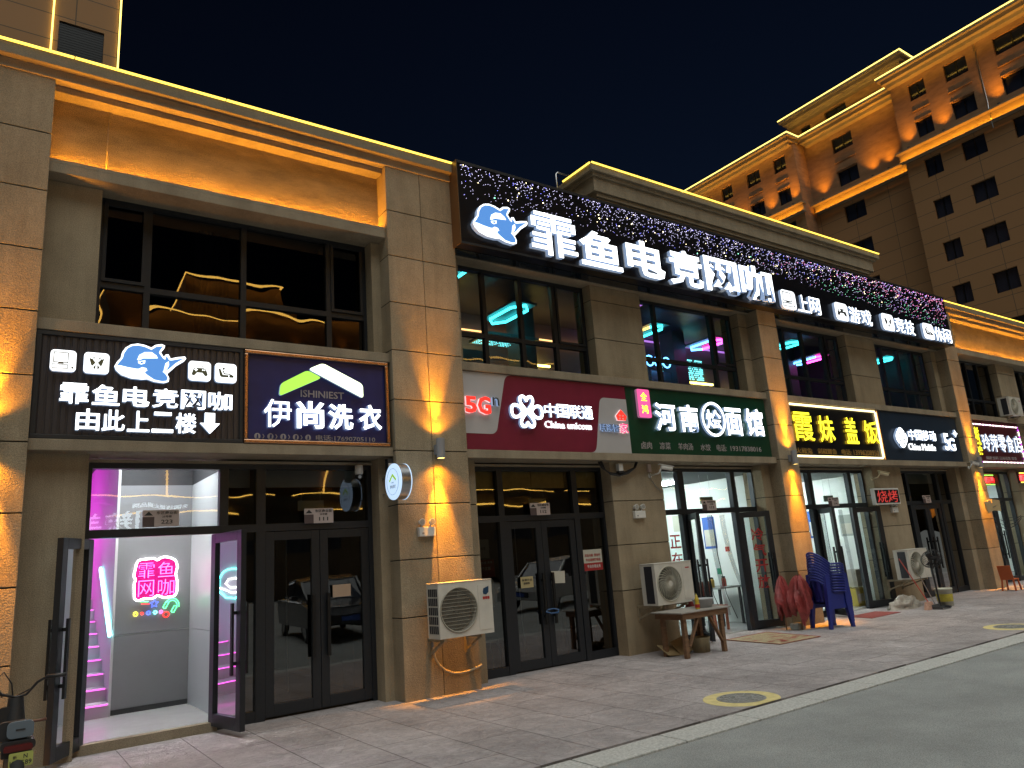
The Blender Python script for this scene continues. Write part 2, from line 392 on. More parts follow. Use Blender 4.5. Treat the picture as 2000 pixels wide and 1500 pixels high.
# stone piers between the shop fronts, ground floor and upper floor
GP = [(.27, .84), (4.19, 4.318), (5.42, 5.70), (8.32, 9.50), (12.28, 12.53), (13.13, 13.42), (16.25, 17.50), (20.20, 20.45), (21.1, 21.3), (23.80, 24.95), (27.6, 27.9)]
for a, b in GP: blocks(MB(), a, b, YS, 9.45, [0, 3.04] if b < 5 else [0, .98, 1.69, 2.395, 3.04]).build('wall_pier', STONES, B)
UP = [(.27, .82), (4.185, 4.318), (5.42, 5.62), (8.29, 9.48), (12.27, 12.53), (13.13, 13.40), (16.17, 17.42), (20.20, 20.45), (21.1, 21.25), (24.05, 25.28), (27.2, 27.9)]
for a, b in UP: blocks(MB(), a, b, YS, 9.45, [4.44, 6.14] if b < 5 else [4.44, 5.17, 5.86, 6.14]).build('wall_pier', STONES, B)
for i, (a, b) in enumerate(BAYS):
    MB().box(a, b, 8.79, 9.42, 3.03, 3.15).build('ledge', STUCCO2, B, bevel=.006)
    MB().box(a, b, 8.79, 9.42, 4.315, 4.44).build('ledge', STUCCO2, B, bevel=.006)
    MB().box(a, b, 9.05, 9.42, 3.15, 4.315).build('spandrel', STUCCO2, B)
    yb = 8.79 if i in (0, 3) else 8.93
    MB().box(a, b, yb, 9.42, 6.14, 6.255).build('ledge', STUCCO2, B, bevel=.006)
    MB().box(a, b, 9.0, 9.42, 6.255, 7.16).build('wall_panel', PANELST, B)
    if i in (0, 3): MB().box(a, b, 8.79, 8.83, 6.255, 6.30).build('trough_lip', STUCCO2, B)
CORN = paint('cornice_stucco', (.27, .225, .16), .85, var=.14, scale=3, bump=.4, bscale=90, spec=.25, speck=.25)
# cornice: panel frame, band, fascia, golden tube on top
for a, b in ((-6.2, 5.405), (20.46, 40)):
    MB().box(a, b, 8.62, 9.5, 7.355, 7.50).build('cornice', CORN, B, bevel=.006)
    MB().box(a, b, 8.70, 9.5, 7.24, 7.352).build('cornice_band', STUCCO2, B, bevel=.006)
    n = int((b-a)/1.5); st = (b-a)/n; L = MB()
    for k in range(n): L.box(a+k*st+.006, a+(k+1)*st-.006, 8.604, 8.628, 7.503, 7.523)
    L.build('light_strip', L_AMBER, B)
for a, b in (BAYS[0], BAYS[3]):
    MB().box(a, b, 8.82, 9.42, 7.16, 7.238).build('panel_head', STUCCO2, B, bevel=.005)
    MB().box(a, b, 8.86, 8.98, 6.258, 6.272).build('light_trough', GREYP, B)
    area('trough_light', ((a+b)/2, 8.972, 6.285), ((a+b)/2, 8.976, 8.), AMB, 68*(b-a)/4, b-a-.06, .03, B)
MB().box(5.42, 20.46, 8.9, 9.5, 7.16, 7.45).build('parapet', STUCCO2, B)
MB().tube([(.84, 8.985, 6.27), (.84, 8.985, 7.23)], .008, 6).build('conduit', STUCCO2, B)
# raised parapet over the middle bays
rp = MB().box(8.45, 17.3, 8.74, 9.6, 7.4, 7.72).box(8.42, 17.34, 8.70, 9.62, 7.722, 7.80).box(8.34, 17.45, 8.66, 9.64, 7.80, 8.07).box(8.30, 17.55, 8.62, 9.66, 8.072, 8.14).box(8.24, 17.66, 8.57, 9.68, 8.142, 8.262)
rp.build('raised_parapet', STUCCO2, B, bevel=.008)
L = MB()
for k in range(8): L.box(8.24+k*1.1775+.005, 8.24+(k+1)*1.1775-.005, 8.55, 8.572, 8.266, 8.288)
L.box(8.215, 8.238, 8.59, 9.35, 8.266, 8.288); L.build('light_strip', L_AMBER, B)
MB().tube([(8.12, 9.40, 7.3), (8.12, 9.40, 8.42), (8.16, 9.40, 8.47), (8.42, 9.40, 8.47)], .016).build('conduit', STEEL, B)
# body of the building behind the front: floors, walls, roof
MB().box(-6.2, 40, 9.42, 18, 7.15, 7.3).build('roof', WALLD, B)
MB().box(-6.2, 40, 18, 18.3, 0, 7.3).build('rear_wall', WALLD, B)
MB().box(-6.2, 40, 9.40, 18, 4.16, 4.30).build('upper_floor', WALLD, B)
for x in (-6.2, .10, 4.45, 5.2, 20.7, 28.0): MB().box(x, x+.12, 9.62, 18, 4.30, 7.15).build('partition', WALLD, B)
MB().box(29.0, 40, 8.72, 9.5, 0, 7.3).build('wall_panel', STUCCO, B); MB().box(-5, -.85, 9.0, 9.5, 0, 7.3).build('wall_panel', STUCCO, B)

def window(x0, x1, z0, z1, vx, hz, gl=G_UP, y=9.2, casement=None):
    f = MB(); e = .05
    f.box(x0, x0+e, y, y+.09, z0, z1).box(x1-e, x1, y, y+.09, z0, z1).box(x0+e, x1-e, y, y+.09, z0, z0+e).box(x0+e, x1-e, y, y+.09, z1-e, z1)
    for v in vx: f.box(v-.035, v+.035, y+.005, y+.085, z0+e, z1-e)
    xs = [x0+e]+[q for v in vx for q in (v-.035, v+.035)]+[x1-e]
    for k in range(0, len(xs), 2):
        for h in hz: f.box(xs[k], xs[k+1], y+.008, y+.08, h-.035, h+.035)
    for (a, b, c, d) in casement or []:
        f.box(a, a+.04, y-.015, y+.02, c, d).box(b-.04, b, y-.015, y+.02, c, d).box(a+.04, b-.04, y-.015, y+.02, c, c+.04).box(a+.04, b-.04, y-.015, y+.02, d-.04, d)
    o = f.build('window', ALU, B)
    g = MB(); zs = [z0+e]+[q for h in hz for q in (h-.035, h+.035)]+[z1-e]
    for k in range(0, len(xs), 2):
        for q in range(0, len(zs), 2):
            t = random.uniform(-.004, .004); s_ = random.uniform(-.004, .004)
            g.add([(xs[k], y+.05-t, zs[q]), (xs[k+1], y+.05+t, zs[q]+0), (xs[k+1], y+.05+t+s_, zs[q+1]), (xs[k], y+.05-t+s_, zs[q+1])], [(0,1,2,3)])
    g.build('pane', gl, o)
    return o
window(.82, 4.19, 4.45, 6.14, [1.36, 2.485, 3.63], [5.05], G_UP, casement=[(.87, 1.33, 5.09, 6.09), (3.66, 4.13, 5.09, 6.09)])
window(5.60, 8.30, 4.45, 6.14, [6.20, 6.92, 7.62], [5.02], G_CLR, casement=[(7.66, 8.25, 5.06, 6.09)])
window(9.47, 12.28, 4.45, 6.14, [10.06, 11.65], [5.0], G_CLR, casement=[(11.69, 12.23, 5.06, 6.09)])
window(13.39, 16.18, 4.45, 6.14, [14.05, 14.75, 15.55], [5.0], G_CLR, casement=[(15.6, 16.12, 5.06, 6.09)])
window(17.41, 20.21, 4.45, 6.14, [18.1, 18.9, 19.6], [5.0], G_CLR, casement=[(19.64, 20.15, 5.06, 6.09)])
window(21.24, 24.06, 4.45, 6.14, [21.95, 22.6, 23.3], [5.0], G_UP); window(25.27, 27.22, 4.45, 6.14, [26.2], [5.0], G_UP)

# ---- shop fronts
def leaf(x0, x1, z0, z1, y, gl, hinge=None, ang=0, hx=None, name='door_leaf', parent=B, lettering=None):
    """A glazed door leaf in the plane y, swung about the vertical line x=hinge by ang degrees."""
    M = Matrix.Identity(4)
    if ang: M = Matrix.Translation((hinge, y+.03, 0)) @ Matrix.Rotation(R(ang), 4, 'Z') @ Matrix.Translation((-hinge, -y-.03, 0))
    s_, b_, t_ = .105, .13, .105
    f = MB().box(x0, x0+s_, y, y+.06, z0, z1).box(x1-s_, x1, y, y+.06, z0, z1).box(x0+s_, x1-s_, y, y+.06, z0, z0+b_).box(x0+s_, x1-s_, y, y+.06, z1-t_, z1)
    o = f.xf(M).build(name, ALU, parent, bevel=.003)
    MB().add([(x0+s_, y+.03, z0+b_), (x1-s_, y+.03, z0+b_), (x1-s_, y+.03, z1-t_), (x0+s_, y+.03, z1-t_)], [(0,1,2,3)]).xf(M).build('pane', gl, o)
    hx = hx if hx is not None else x1-.07
    h = MB()
    for yy in (y-.065, y+.10):
        h.box(hx-.02, hx+.02, yy, yy+.025, .62, 1.36)
    for zz in (.72, 1.24): h.box(hx-.013, hx+.013, y-.045, y, zz, zz+.035).box(hx-.013, hx+.013, y+.06, y+.105, zz, zz+.035)
    h.xf(M).build('handle', ALUB, o)
    if lettering: lettering(M, o)
    return o
def front(x0, x1, mull, bar=(2.15, 2.24), top=2.97, gl=G_DARK, gt=G_TR, sidelights=(), opening=(0, 0), trans=None):
    y = YG; f = MB()
    f.box(x0, x0+.06, y, y+.1, 0, top).box(x1-.06, x1, y, y+.1, 0, top).box(x0+.06, x1-.06, y, y+.1, top-.06, top)
    f.box(x0+.06, x1-.06, y+.002, y+.098, *bar)
    for a, b in mull: f.box(a, b, y-.004, y+.094, 0, bar[0]); f.box(a, b, y-.004, y+.094, bar[1], top-.06)
    for a, b in sidelights: f.box(a, b, y+.004, y+.09, 0, .12)
    o = f.build('shop_front', ALU, B)
    MB().box(x0-.02, x1+.02, y-.03, y+.04, top+.003, top+.035).build('sealing_strip', STUCCO2, B)
    xs = [x0+.06]+[q for m_ in mull for q in m_]+[x1-.06]
    for k in range(0, len(xs), 2):
        t = random.uniform(-.005, .005); g = MB()
        g.add([(xs[k], y+.05, bar[1]), (xs[k+1], y+.05+t, bar[1]), (xs[k+1], y+.05+t, top-.06), (xs[k], y+.05, top-.06)], [(0,1,2,3)])
        g.build('transom_pane', gt, o)
    for a, b in sidelights: MB().add([(a, y+.05, .12), (b, y+.05, .12), (b, y+.05, bar[0]), (a, y+.05, bar[0])], [(0,1,2,3)]).build('pane', gl, o)
    return o
front(.84, 4.19, [(2.24, 2.34), (2.67, 2.78)], sidelights=[(2.34, 2.67)])
leaf(2.785, 3.462, .03, 2.145, YG+.01, G_DARK, hx=3.36)
leaf(3.468, 4.13, .03, 2.145, YG+.01, G_DARK, hx=3.55)
leaf(.93, 1.58, .06, 2.14, YG, G_CLR, hinge=.93, ang=-120, hx=1.50)
leaf(1.44, 2.19, .06, 2.14, YG, G_CLR, hinge=2.19, ang=101, hx=1.53)
front(5.64, 8.34, [(6.22, 6.32), (7.66, 7.77)], sidelights=[(5.70, 6.22), (7.77, 8.28)])
leaf(6.325, 6.99, .02, 2.145, YG+.01, G_DARK, hx=6.92)
leaf(6.996, 7.655, .02, 2.145, YG+.01, G_DARK, hx=7.10)
front(9.48, 12.32, [(10.15, 10.30), (11.61, 11.74)], gl=G_CLR, gt=G_CLR, sidelights=[(9.54, 10.15), (11.74, 12.26)])
def lett113(M, o):
    m = MB()
    for i, ch in enumerate('冷气开放'): text(m, ch, 11.24, 11.50, 1.83-.29*i-.235, 1.83-.29*i, YG+.012, .004, .012, M=M @ Matrix.Translation((2*11.37, 2*(YG+.03), 0)) @ Matrix.Rotation(R(180), 4, 'Z'))
    m.build('lettering', LETTERR, o)
leaf(10.31, 10.96, .03, 2.14, YG, G_CLR, hinge=10.31, ang=-122, hx=10.88)
leaf(11.06, 11.71, .03, 2.14, YG, G_CLR, hinge=11.71, ang=155, hx=11.14, lettering=lett113)
front(13.40, 16.27, [(14.12, 14.26), (15.62, 15.75)], gl=G_CLR, gt=G_CLR, sidelights=[(13.46, 14.12), (15.75, 16.2)])
leaf(14.27, 14.94, .03, 2.14, YG, G_CLR, hinge=14.27, ang=-118, hx=14.86)
leaf(14.94, 15.61, .03, 2.14, YG, G_CLR, hinge=15.61, ang=153, hx=15.02)
front(17.48, 20.22, [(18.10, 18.22), (19.58, 19.70)], sidelights=[(17.54, 18.10), (19.70, 20.16)])
leaf(18.225, 18.90, .02, 2.145, YG+.01, G_DARK, hx=18.82)
leaf(18.906, 19.575, .02, 2.145, YG+.01, G_DARK, hx=18.99)
front(21.28, 23.82, [(21.90, 22.02), (23.12, 23.25)], gl=G_CLR, gt=G_CLR, sidelights=[(21.34, 21.90), (23.25, 23.76)])
leaf(22.03, 22.57, .03, 2.14, YG, G_CLR, hx=22.50); leaf(22.58, 23.11, .03, 2.14, YG, G_CLR, hx=22.65)
front(24.93, 27.62, [(25.5, 25.6), (26.9, 27.0)], gl=G_CLR, gt=G_CLR, sidelights=[(24.99, 25.5), (25.6, 26.9), (27.0, 27.56)])

# ---- rooms behind the ground floor fronts
def room(x0, x1, y1, z1, wall, floor, ceil, fz=.02):
    MB().box(x0, x1, 9.34, y1, fz-.1, fz).build('interior_floor', floor, B)
    MB().box(x0, x1, 9.34, y1, z1, z1+.1).build('interior_ceiling', ceil, B)
    MB().box(x0-.05, x0, 9.34, y1, fz, z1).build('interior_wall', wall, B)
    MB().box(x1, x1+.05, 9.34, y1, fz, z1).build('interior_wall', wall, B)
    MB().box(x0, x1, y1, y1+.05, fz, z1).build('interior_wall', wall, B)
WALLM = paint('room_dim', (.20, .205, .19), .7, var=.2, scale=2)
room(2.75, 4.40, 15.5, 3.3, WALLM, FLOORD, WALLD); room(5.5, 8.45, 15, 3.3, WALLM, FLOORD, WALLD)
MB().box(2.36, 4.16, 9.62, 9.66, 2.73, 3.3).build('bulkhead', paint('bulkhead_grey', (.50, .50, .45), .7, var=.1, scale=3), B)
m = MB()
for a, b in ((5.72, 6.40), (6.41, 6.95), (6.96, 7.62), (7.63, 8.3)): m.box(a, b, 9.36, 9.38, 2.655, 3.1)
m.build('bulkhead', paint('bulkhead_tan', (.62, .42, .13), .5, var=.25, scale=5), B)
MB().box(17.5, 20.2, 9.60, 9.64, 2.70, 3.3).build('bulkhead', paint('bulkhead_pale', (.42, .43, .38), .7, var=.1, scale=3), B)
room(9.05, 12.66, 16, 2.92, WALLW, MARBLE, paint('ceiling_grey', (.16, .17, .17), .7)); room(13.0, 16.6, 16, 2.92, WALLW, MARBLE, WALLW)
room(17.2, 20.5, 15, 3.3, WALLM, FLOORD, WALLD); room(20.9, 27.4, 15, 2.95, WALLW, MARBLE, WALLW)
# vestibule with stairs
MB().box(.2, 2.30, 9.28, 10.93, -.02, .10).build('interior_floor', MARBLE, B)
MB().box(.84, 2.24, 9.18, 9.28, -.02, .095).build('threshold', STUCCO2, B)
MB().box(1.40, 2.29, 10.90, 10.96, .10, 1.030).box(1.40, 2.29, 10.90, 10.96, 1.036, 2.92).box(1.402, 2.285, 10.92, 10.965, 1.025, 1.040, 1).build('interior_wall', [WALLG, WHITEP], B)
MB().box(1.40, 2.28, 10.885, 10.90, .10, .16).build('skirting', DARKP, B)
MB().box(2.285, 2.33, 9.34, 10.96, .10, 1.030).box(2.285, 2.33, 9.34, 10.96, 1.036, 2.92).build('interior_wall', paint('vestibule_side', (.62, .63, .65), .3), B)
MB().box(1.40, 2.33, 10.9, 10.98, 2.92, 3.5).box(2.285, 2.33, 9.34, 10.9, 2.92, 3.5).build('interior_wall', WALLD, B)
MB().box(.1, 2.33, 9.42, 14.5, 3.5, 3.6).build('interior_ceiling', WALLD, B)
MB().box(1.37, 1.40, 10.90, 14.5, .1, 3.5).box(.15, .2, 9.34, 14.5, .1, 3.5).box(.15, 1.4, 14.45, 14.5, .1, 3.5).build('interior_wall', WALLP, B)
st = MB()
for i in range(10): st.box(.2, 1.37, 10.83+.28*i, 14.4, .10+.155*i, .10+.155*(i+1)-.02).box(.2, 1.37, 10.81+.28*i, 14.4, .10+.155*(i+1)-.02, .10+.155*(i+1))
st.build('staircase', WALLP, B)
m = MB()
for i in range(10): m.box(.22, 1.35, 10.795, 10.808, .10+.155*(i+1)-.012, .10+.155*(i+1)-.002) if i == 0 else m.box(.22, 1.35, 10.795+.28*i, 10.808+.28*i, .10+.155*(i+1)-.012, .10+.155*(i+1)-.002)
m.build('step_light', emit('pink_step', (1., .10, .75), 2.6), B)
L_PINKT = emit('pink_tube', (1., .06, .85), 34.); L_CYANT = emit('cyan_tube', (.25, .95, 1.), 7.)
MB().bar((1.345, 10.86, 1.05), (1.345, 12.1, 1.90), .03, .05).build('handrail_light', L_CYANT, B)
MB().bar((.24, 12.6, 3.3), (.24, 14.3, 3.3), .06).bar((.24, 12.8, 2.0), (.24, 14.2, 3.0), .05).build('stair_light', L_PINKT, B)
MB().bar((.30, 9.5, 1.9), (.30, 9.5, 3.1), .035).bar((.30, 9.5, 3.1), (.30, 10.9, 3.35), .035).build('edge_light', L_CYANT, B)
MB().box(1.2, 1.9, 9.9, 10.2, 3.455, 3.495).build('ceiling_light', emit('vestibule_lamp', (1, 1, .98), 95.), B)
# fluorescent tubes and furniture of the two lit eateries
L_TUBE = emit('room_tube', (.88, 1., .97), 95.)
for (x, y) in ((10.2, 11.2), (11.5, 11.2), (10.2, 13.8), (11.5, 13.8), (14.2, 11.2), (15.5, 11.2), (14.2, 13.8), (15.5, 13.8), (21.9, 11.5), (22.6, 13.5), (24.9, 11.5)):
    MB().box(x-.04, x+.04, y-.6, y+.6, 2.85, 2.90).build('ceiling_light', L_TUBE, B)
MB().box(18.3, 19.5, 14.0, 14.06, 2.2, 2.3).build('ceiling_light', emit('dim_lamp', (1., .9, .5), 1.5), B)

# ---- upstairs cafe seen through the windows: neon rings under a dark ceiling
MB().box(5.2, 20.6, 13.3, 13.4, 4.3, 7.15).build('cafe_wall', paint('cafe_wall', (.22, .17, .20), .5), B)
MB().box(5.2, 20.6, 9.5, 13.3, 7.02, 7.06).build('cafe_ceiling', paint('cafe_ceiling', (.10, .09, .11), .4), B)
for x in (9.2, 14.1, 18.9): MB().box(x, x+.45, 12.4, 12.85, 4.3, 7.02).build('cafe_column', paint('cafe_column', (.12, .12, .13), .6), B)
L_CY = emit('ring_cyan', (.05, .80, .85), 5.); L_PK = emit('ring_pink', (1., .05, .5), 11.); L_BL = emit('ring_blue', (.12, .45, 1.), 6.); L_YW = emit('ring_yellow', (1., .62, .12), 4.)
def hexring(cx, cy, z, lx, ly, mats, rz=0):
    pts = [(-lx/2, -ly*.32), (0, -ly/2), (lx/2, -ly*.32), (lx/2, ly*.32), (0, ly/2), (-lx/2, ly*.32)]
    ca, sa = math.cos(rz), math.sin(rz); P = [Vector((cx+x*ca-y*sa, cy+x*sa+y*ca, z)) for x, y in pts]
    m = MB()
    for i in range(6): m.bar(P[i], P[(i+1) % 6], .03, .05, mi=(0 if i in (0, 1, 2) else 1))
    o = m.build('ring_light', mats, B)
    h = MB().prism([(cx-lx*.7, cy-ly*.5), (cx+lx*.7, cy-ly*.5), (cx+lx*.7, cy+ly*.5), (cx-lx*.7, cy+ly*.5)], 0, .04)
    h.v = [Vector((v.x, v.z, z+.05+v.y)) for v in h.v]; h.build('ring_board', GREYP, B)
hexring(8.68, 12.0, 6.6, .42, 1.25, [L_CY, L_CY]); hexring(6.4, 10.6, 6.6, .42, 1.2, [L_CY, L_YW])
hexring(12.5, 11.8, 6.6, .4, 1.1, [L_CY, L_YW]); hexring(14.9, 12.0, 6.6, .45, 1.0, [L_PK, L_BL])
hexring(17.2, 11.2, 6.6, .4, .7, [L_CY, L_CY]); hexring(19.4, 12.0, 6.6, .4, 1.1, [L_PK, L_BL]); hexring(20.1, 10.3, 6.2, .35, .7, [L_CY, L_CY])
m = MB().bar((8.0, 13.1, 5.92), (8.80, 13.1, 5.92), .045).bar((9.75, 13.1, 5.92), (10.55, 13.1, 5.92), .045).bar((15.3, 13.1, 5.9), (16.3, 13.1, 5.9), .05).bar((16.9, 13.1, 5.7), (17.4, 13.1, 5.7), .04)  # the tube before the dotted wall panel is added for a warm glow
m.bar((18.0, 13.1, 5.6), (18.5, 13.1, 5.6), .04); m.build('yellow_tube', emit('cove_yellow', (1., .80, .15), 9.), B)
m = MB()
for i in range(30):
    for j in range(9):
        if random.random() < .75: m.box(8.3+i*.042, 8.318+i*.042, 12.3+j*.07, 12.32+j*.07, 6.195, 6.2)
for i in range(34):
    for j in range(10):
        if random.random() < .7: m.box(14.5+i*.05, 14.522+i*.05, 13.27, 13.29, 6.05+j*.06, 6.075+j*.06)
m.build('perforated_light_panel', emit('dot_cyan', (.2, .9, .95), 3., False), B)
MB().box(8.25, 9.6, 12.2, 12.95, 6.201, 6.26).box(14.4, 16.3, 13.292, 13.3, 5.95, 6.75).build('panel_board', paint('panel_board', (.18, .2, .23), .4), B)
m = MB()
for x in (6.0, 11.8, 16.4): m.bar((x, 9.9, 6.98), (x, 13.2, 6.98), .03)
m.bar((13.2, 13.2, 6.95), (20.4, 13.2, 6.95), .04).build('glow_fill_line', emit('line_violet', (.5, .2, .8), 1.3), B)  # added violet strips, give the cafe its pink haze
m = MB().bar((5.7, 9.6, 6.7), (5.7, 13.2, 6.7), .03).bar((7.4, 13.2, 6.6), (13.0, 13.2, 6.6), .03); m.build('glow_fill_line', emit('line_warm', (1., .55, .2), 2.5), B)  # added warm strips, bring orange into the cafe glow
m = MB()
for x in (7.5, 11.2, 13.4, 17.9): m.box(x, x+.9, 12.6, 12.64, 5.3, 5.95)
m.build('partition_screen', paint('screen_grey', (.16, .17, .2), .3), B)
m = MB()
for k in range(3): m.tube([(13.15+k*.3+.13*math.cos(a*.4), 12.38, 6.12+.13*math.sin(a*.4)) for a in range(16)], .018, 6, closed=True)
m.build('circle_light', L_BL, B)
m = MB()
for k in range(14): m.box(6+k*1.02, 6.55+k*1.02, 12.9, 12.95, 4.9, 5.2)
m.build('monitor', emit('monitor_glow', (.25, .4, .9), .6), B)
# curtain in the dark room over the left bay
m = MB(); vs = []
for i in range(30): vs += [(2.0+i*.015, 9.75+.03*math.sin(i*1.3), 4.35), (2.0+i*.015, 9.75+.03*math.sin(i*1.3), 6.2)]
m.add(vs, [(2*i, 2*i+2, 2*i+3, 2*i+1) for i in range(29)], 0, True).build('curtain', paint('curtain', (.14, .09, .06), .8), B)

# ------------------------------------------------------------------ shop signs
SF = 8.83   # face of the sign boards
def board(name, x0, x1, mat, label, group='illuminated shop signs over the doors', z0=3.155, z1=4.305):
    t = thing(name, ((x0+x1)/2, SF, z0), label, 'sign', group)
    MB().box(x0, x1, SF, SF+.16, z0, z1).build('backing_panel', mat, t, bevel=.004)
    return t
def chars(t, body, x0, x1, z0, z1, depth, bold, mf=L_WHITE, ms=L_SIDE, yf=None, gap=.1, name='character'):
    yf = (SF-depth) if yf is None else yf
    for c, a, b in row(body, x0, x1, gap):
        if c == ' ': continue
        text(MB2 := MB(), c, a, b, z0, z1, yf, depth, bold, 0, 1); MB2.build(name, [mf, ms], t)
def line(t, body, x0, x1, z0, z1, mat, bold=.01, depth=.006, y=None, name='lettering'):
    m = MB(); text(m, body, x0, x1, z0, z1, (y or SF)-depth, depth-.001, bold); return m.build(name, mat, t)
ORCA_OUT = [(1.006,3.962),(1.032,4.018),(1.064,4.06),(1.074,4.124),(1.106,4.182),(1.158,4.223),(1.226,4.242),(1.295,4.233),(1.365,4.209),(1.406,4.245),(1.469,4.26),(1.505,4.248),(1.499,4.215),(1.465,4.163),(1.496,4.11),(1.516,4.144),(1.544,4.147),(1.567,4.1),(1.638,4.123),(1.718,4.139),(1.733,4.116),(1.712,4.082),(1.627,4.017),(1.558,3.939),(1.537,3.918),(1.56,3.868),(1.554,3.827),(1.505,3.808),(1.407,3.816),(1.336,3.84),(1.282,3.832),(1.173,3.837),(1.078,3.868),(1.023,3.917)]
ORCA_BLUE = [(1.028,3.972),(1.059,4.021),(1.084,4.062),(1.095,4.118),(1.126,4.176),(1.172,4.208),(1.233,4.219),(1.296,4.209),(1.366,4.182),(1.414,4.222),(1.484,4.237),(1.451,4.177),(1.445,4.153),(1.489,4.093),(1.511,4.079),(1.523,4.128),(1.553,4.078),(1.575,4.077),(1.711,4.116),(1.619,4.046),(1.55,3.97),(1.487,3.941),(1.519,3.912),(1.543,3.874),(1.535,3.837),(1.49,3.827),(1.406,3.84),(1.342,3.882),(1.307,3.91),(1.326,3.951),(1.223,3.95),(1.142,3.959),(1.061,3.975)]
ORCA_W = [[(1.226,4.052),(1.244,4.109),(1.298,4.146),(1.367,4.153),(1.418,4.118),(1.433,4.088),(1.356,4.08),(1.287,4.074),(1.24,4.046)],
          [(1.234,4.033),(1.308,4.052),(1.303,4.017),(1.269,4.001),(1.241,4.011)], [(1.237,3.943),(1.277,3.97),(1.319,3.963),(1.331,3.934),(1.279,3.917),(1.241,3.92)],
          [(1.5,3.958),(1.515,4.036),(1.547,4.063),(1.552,4.019),(1.535,3.977),(1.498,3.942)]]
L_WHITED = emit('logo_white', (.93, .98, 1.), 1.9)
def orca(t, x0, x1, z0, z1, yf, depth):
    fx = lambda P: [(x0+(x-1.006)/.727*(x1-x0), z0+(z-3.808)/.452*(z1-z0)) for x, z in P]
    o = MB().prism(fx(ORCA_OUT), yf, yf+depth, 0, 1).build('orca_emblem', [L_WHITED, L_SIDE], t)
    MB().prism(fx(ORCA_BLUE), yf-.006, yf-.001).build('orca_body', L_BLUEF, o)
    m = MB()
    for P in ORCA_W: m.prism(fx(P), yf-.011, yf-.007)
    m.build('orca_marking', L_WHITED, o)
    MB().prism(fx([(1.255,4.03),(1.285,4.038),(1.282,4.012),(1.262,4.012)]), yf-.015, yf-.012).build('orca_eye', L_BLUEF, o)
def icon(t, kind, x0, x1, z0, z1, yf, depth, dark=OLIVE):
    o = MB().rrect(x0, x1, z0, z1, (x1-x0)*.17, yf, yf+depth, 0, 1).build('icon_tile', [L_WHITE2, L_SIDE], t)
    X = lambda u: x0+u*(x1-x0); Z = lambda v: z0+v*(z1-z0); k = x1-x0; y = yf-.004; m = MB(); e = yf-.0005
    P = lambda *q: [(X(a), Z(b)) for a, b in q]
    if kind == 'computer':
        m.stroke(P((.13,.42),(.13,.88),(.68,.88),(.68,.42),(.13,.42)), .036*k, y, e); m.stroke(P((.08,.14),(.08,.32),(.68,.32),(.68,.14),(.08,.14)), .030*k, y, e)
        m.prism(P((.28,.35),(.54,.35),(.5,.40),(.32,.40)), y, e); m.stroke(P((.56,.37),(.86,.37),(.86,.28)), .012*k, y, e); m.disc(X(.86), Z(.2), .04*k, .055*k, y, e)
        for i in range(9):
            for j in range(2): m.disc(X(.13+i*.06), Z(.20+j*.07), .014*k, .014*k, y, e, n=8)
    elif kind == 'swords':
        m.prism(P((.2,.74),(.48,.60),(.46,.18),(.28,.42)), y, e); m.prism(P((.8,.74),(.52,.60),(.54,.18),(.72,.42)), y, e)
        o2 = MB(); 
        for s_ in (1, -1):
            q = lambda a, b: (X(.5+s_*(a-.5)), Z(b))
            m.stroke([q(.26,.20), q(.70,.80)], .085*k, y-.002, y-.0005); o2.stroke([q(.26,.20), q(.72,.80)], .055*k, y-.005, y-.0025)
            m.stroke([q(.58,.76), q(.70,.66)], .03*k, y-.006, y-.003); m.stroke([q(.68,.82), q(.74,.90)], .03*k, y-.006, y-.003)
        o2.build('blade', L_WHITED, o)
    elif kind == 'gamepad':
        m.prism(P((.30,.66),(.70,.66),(.78,.60),(.86,.34),(.80,.24),(.72,.28),(.62,.42),(.38,.42),(.28,.28),(.20,.24),(.14,.34),(.22,.60)), y, e)
        m.stroke(P((.34,.74),(.42,.74)), .03*k, y, e); m.stroke(P((.58,.74),(.66,.74)), .03*k, y, e)
        MB().stroke(P((.27,.56),(.39,.56)), .04*k, y-.003, y-.0005).stroke(P((.33,.50),(.33,.62)), .04*k, y-.004, y-.0005).disc(X(.63), Z(.56), .03*k, .03*k, y-.003, y-.0005).disc(X(.71), Z(.56), .03*k, .03*k, y-.003, y-.0005).build('button', L_WHITED, o)
    else:
        m.disc(X(.40), Z(.72), .055*k, .055*k, y, e); m.prism(P((.16,.72),(.25,.70),(.36,.40),(.62,.40),(.62,.28),(.30,.28),(.22,.36)), y, e)
        m.stroke(P((.36,.62),(.44,.46),(.64,.46),(.78,.40)), .05*k, y, e); m.prism(P((.66,.40),(.86,.40),(.86,.28),(.66,.28)), y, e)
    m.build('icon_symbol', dark, o)

# 1 - ribbed black sign over the stair entrance
t = board('shop_sign', .275, 2.385, BLACKR, 'black ribbed sign with blue orca emblem and down arrow over the stair entrance')
m = MB()
for k in range(30): m.box(.335+k*.0672, .335+k*.0672+.044, SF-.014, SF, 3.20, 4.26)
m.build('rib_cladding', BLACKR, t, bevel=.003)
MB().box(.275, 2.385, SF-.03, SF-.001, 4.262, 4.305).box(.275, 2.385, SF-.03, SF-.001, 3.155, 3.198).box(.275, .325, SF-.03, SF-.001, 3.199, 4.261).box(2.345, 2.385, SF-.03, SF-.001, 3.199, 4.261).build('edge_trim', DARKP, t, bevel=.004)
chars(t, '霏鱼电竞网咖', .515, 2.25, 3.525, 3.745, .045, .014, yf=8.765)
chars(t, '由此上二楼', .675, 1.86, 3.245, 3.475, .045, .016, yf=8.765)
MB().prism([(1.95,3.49),(2.06,3.49),(2.06,3.37),(2.115,3.37),(2.008,3.25),(1.90,3.37),(1.95,3.37)], 8.765, 8.81, 0, 1).build('arrow', [L_WHITE, L_SIDE], t)
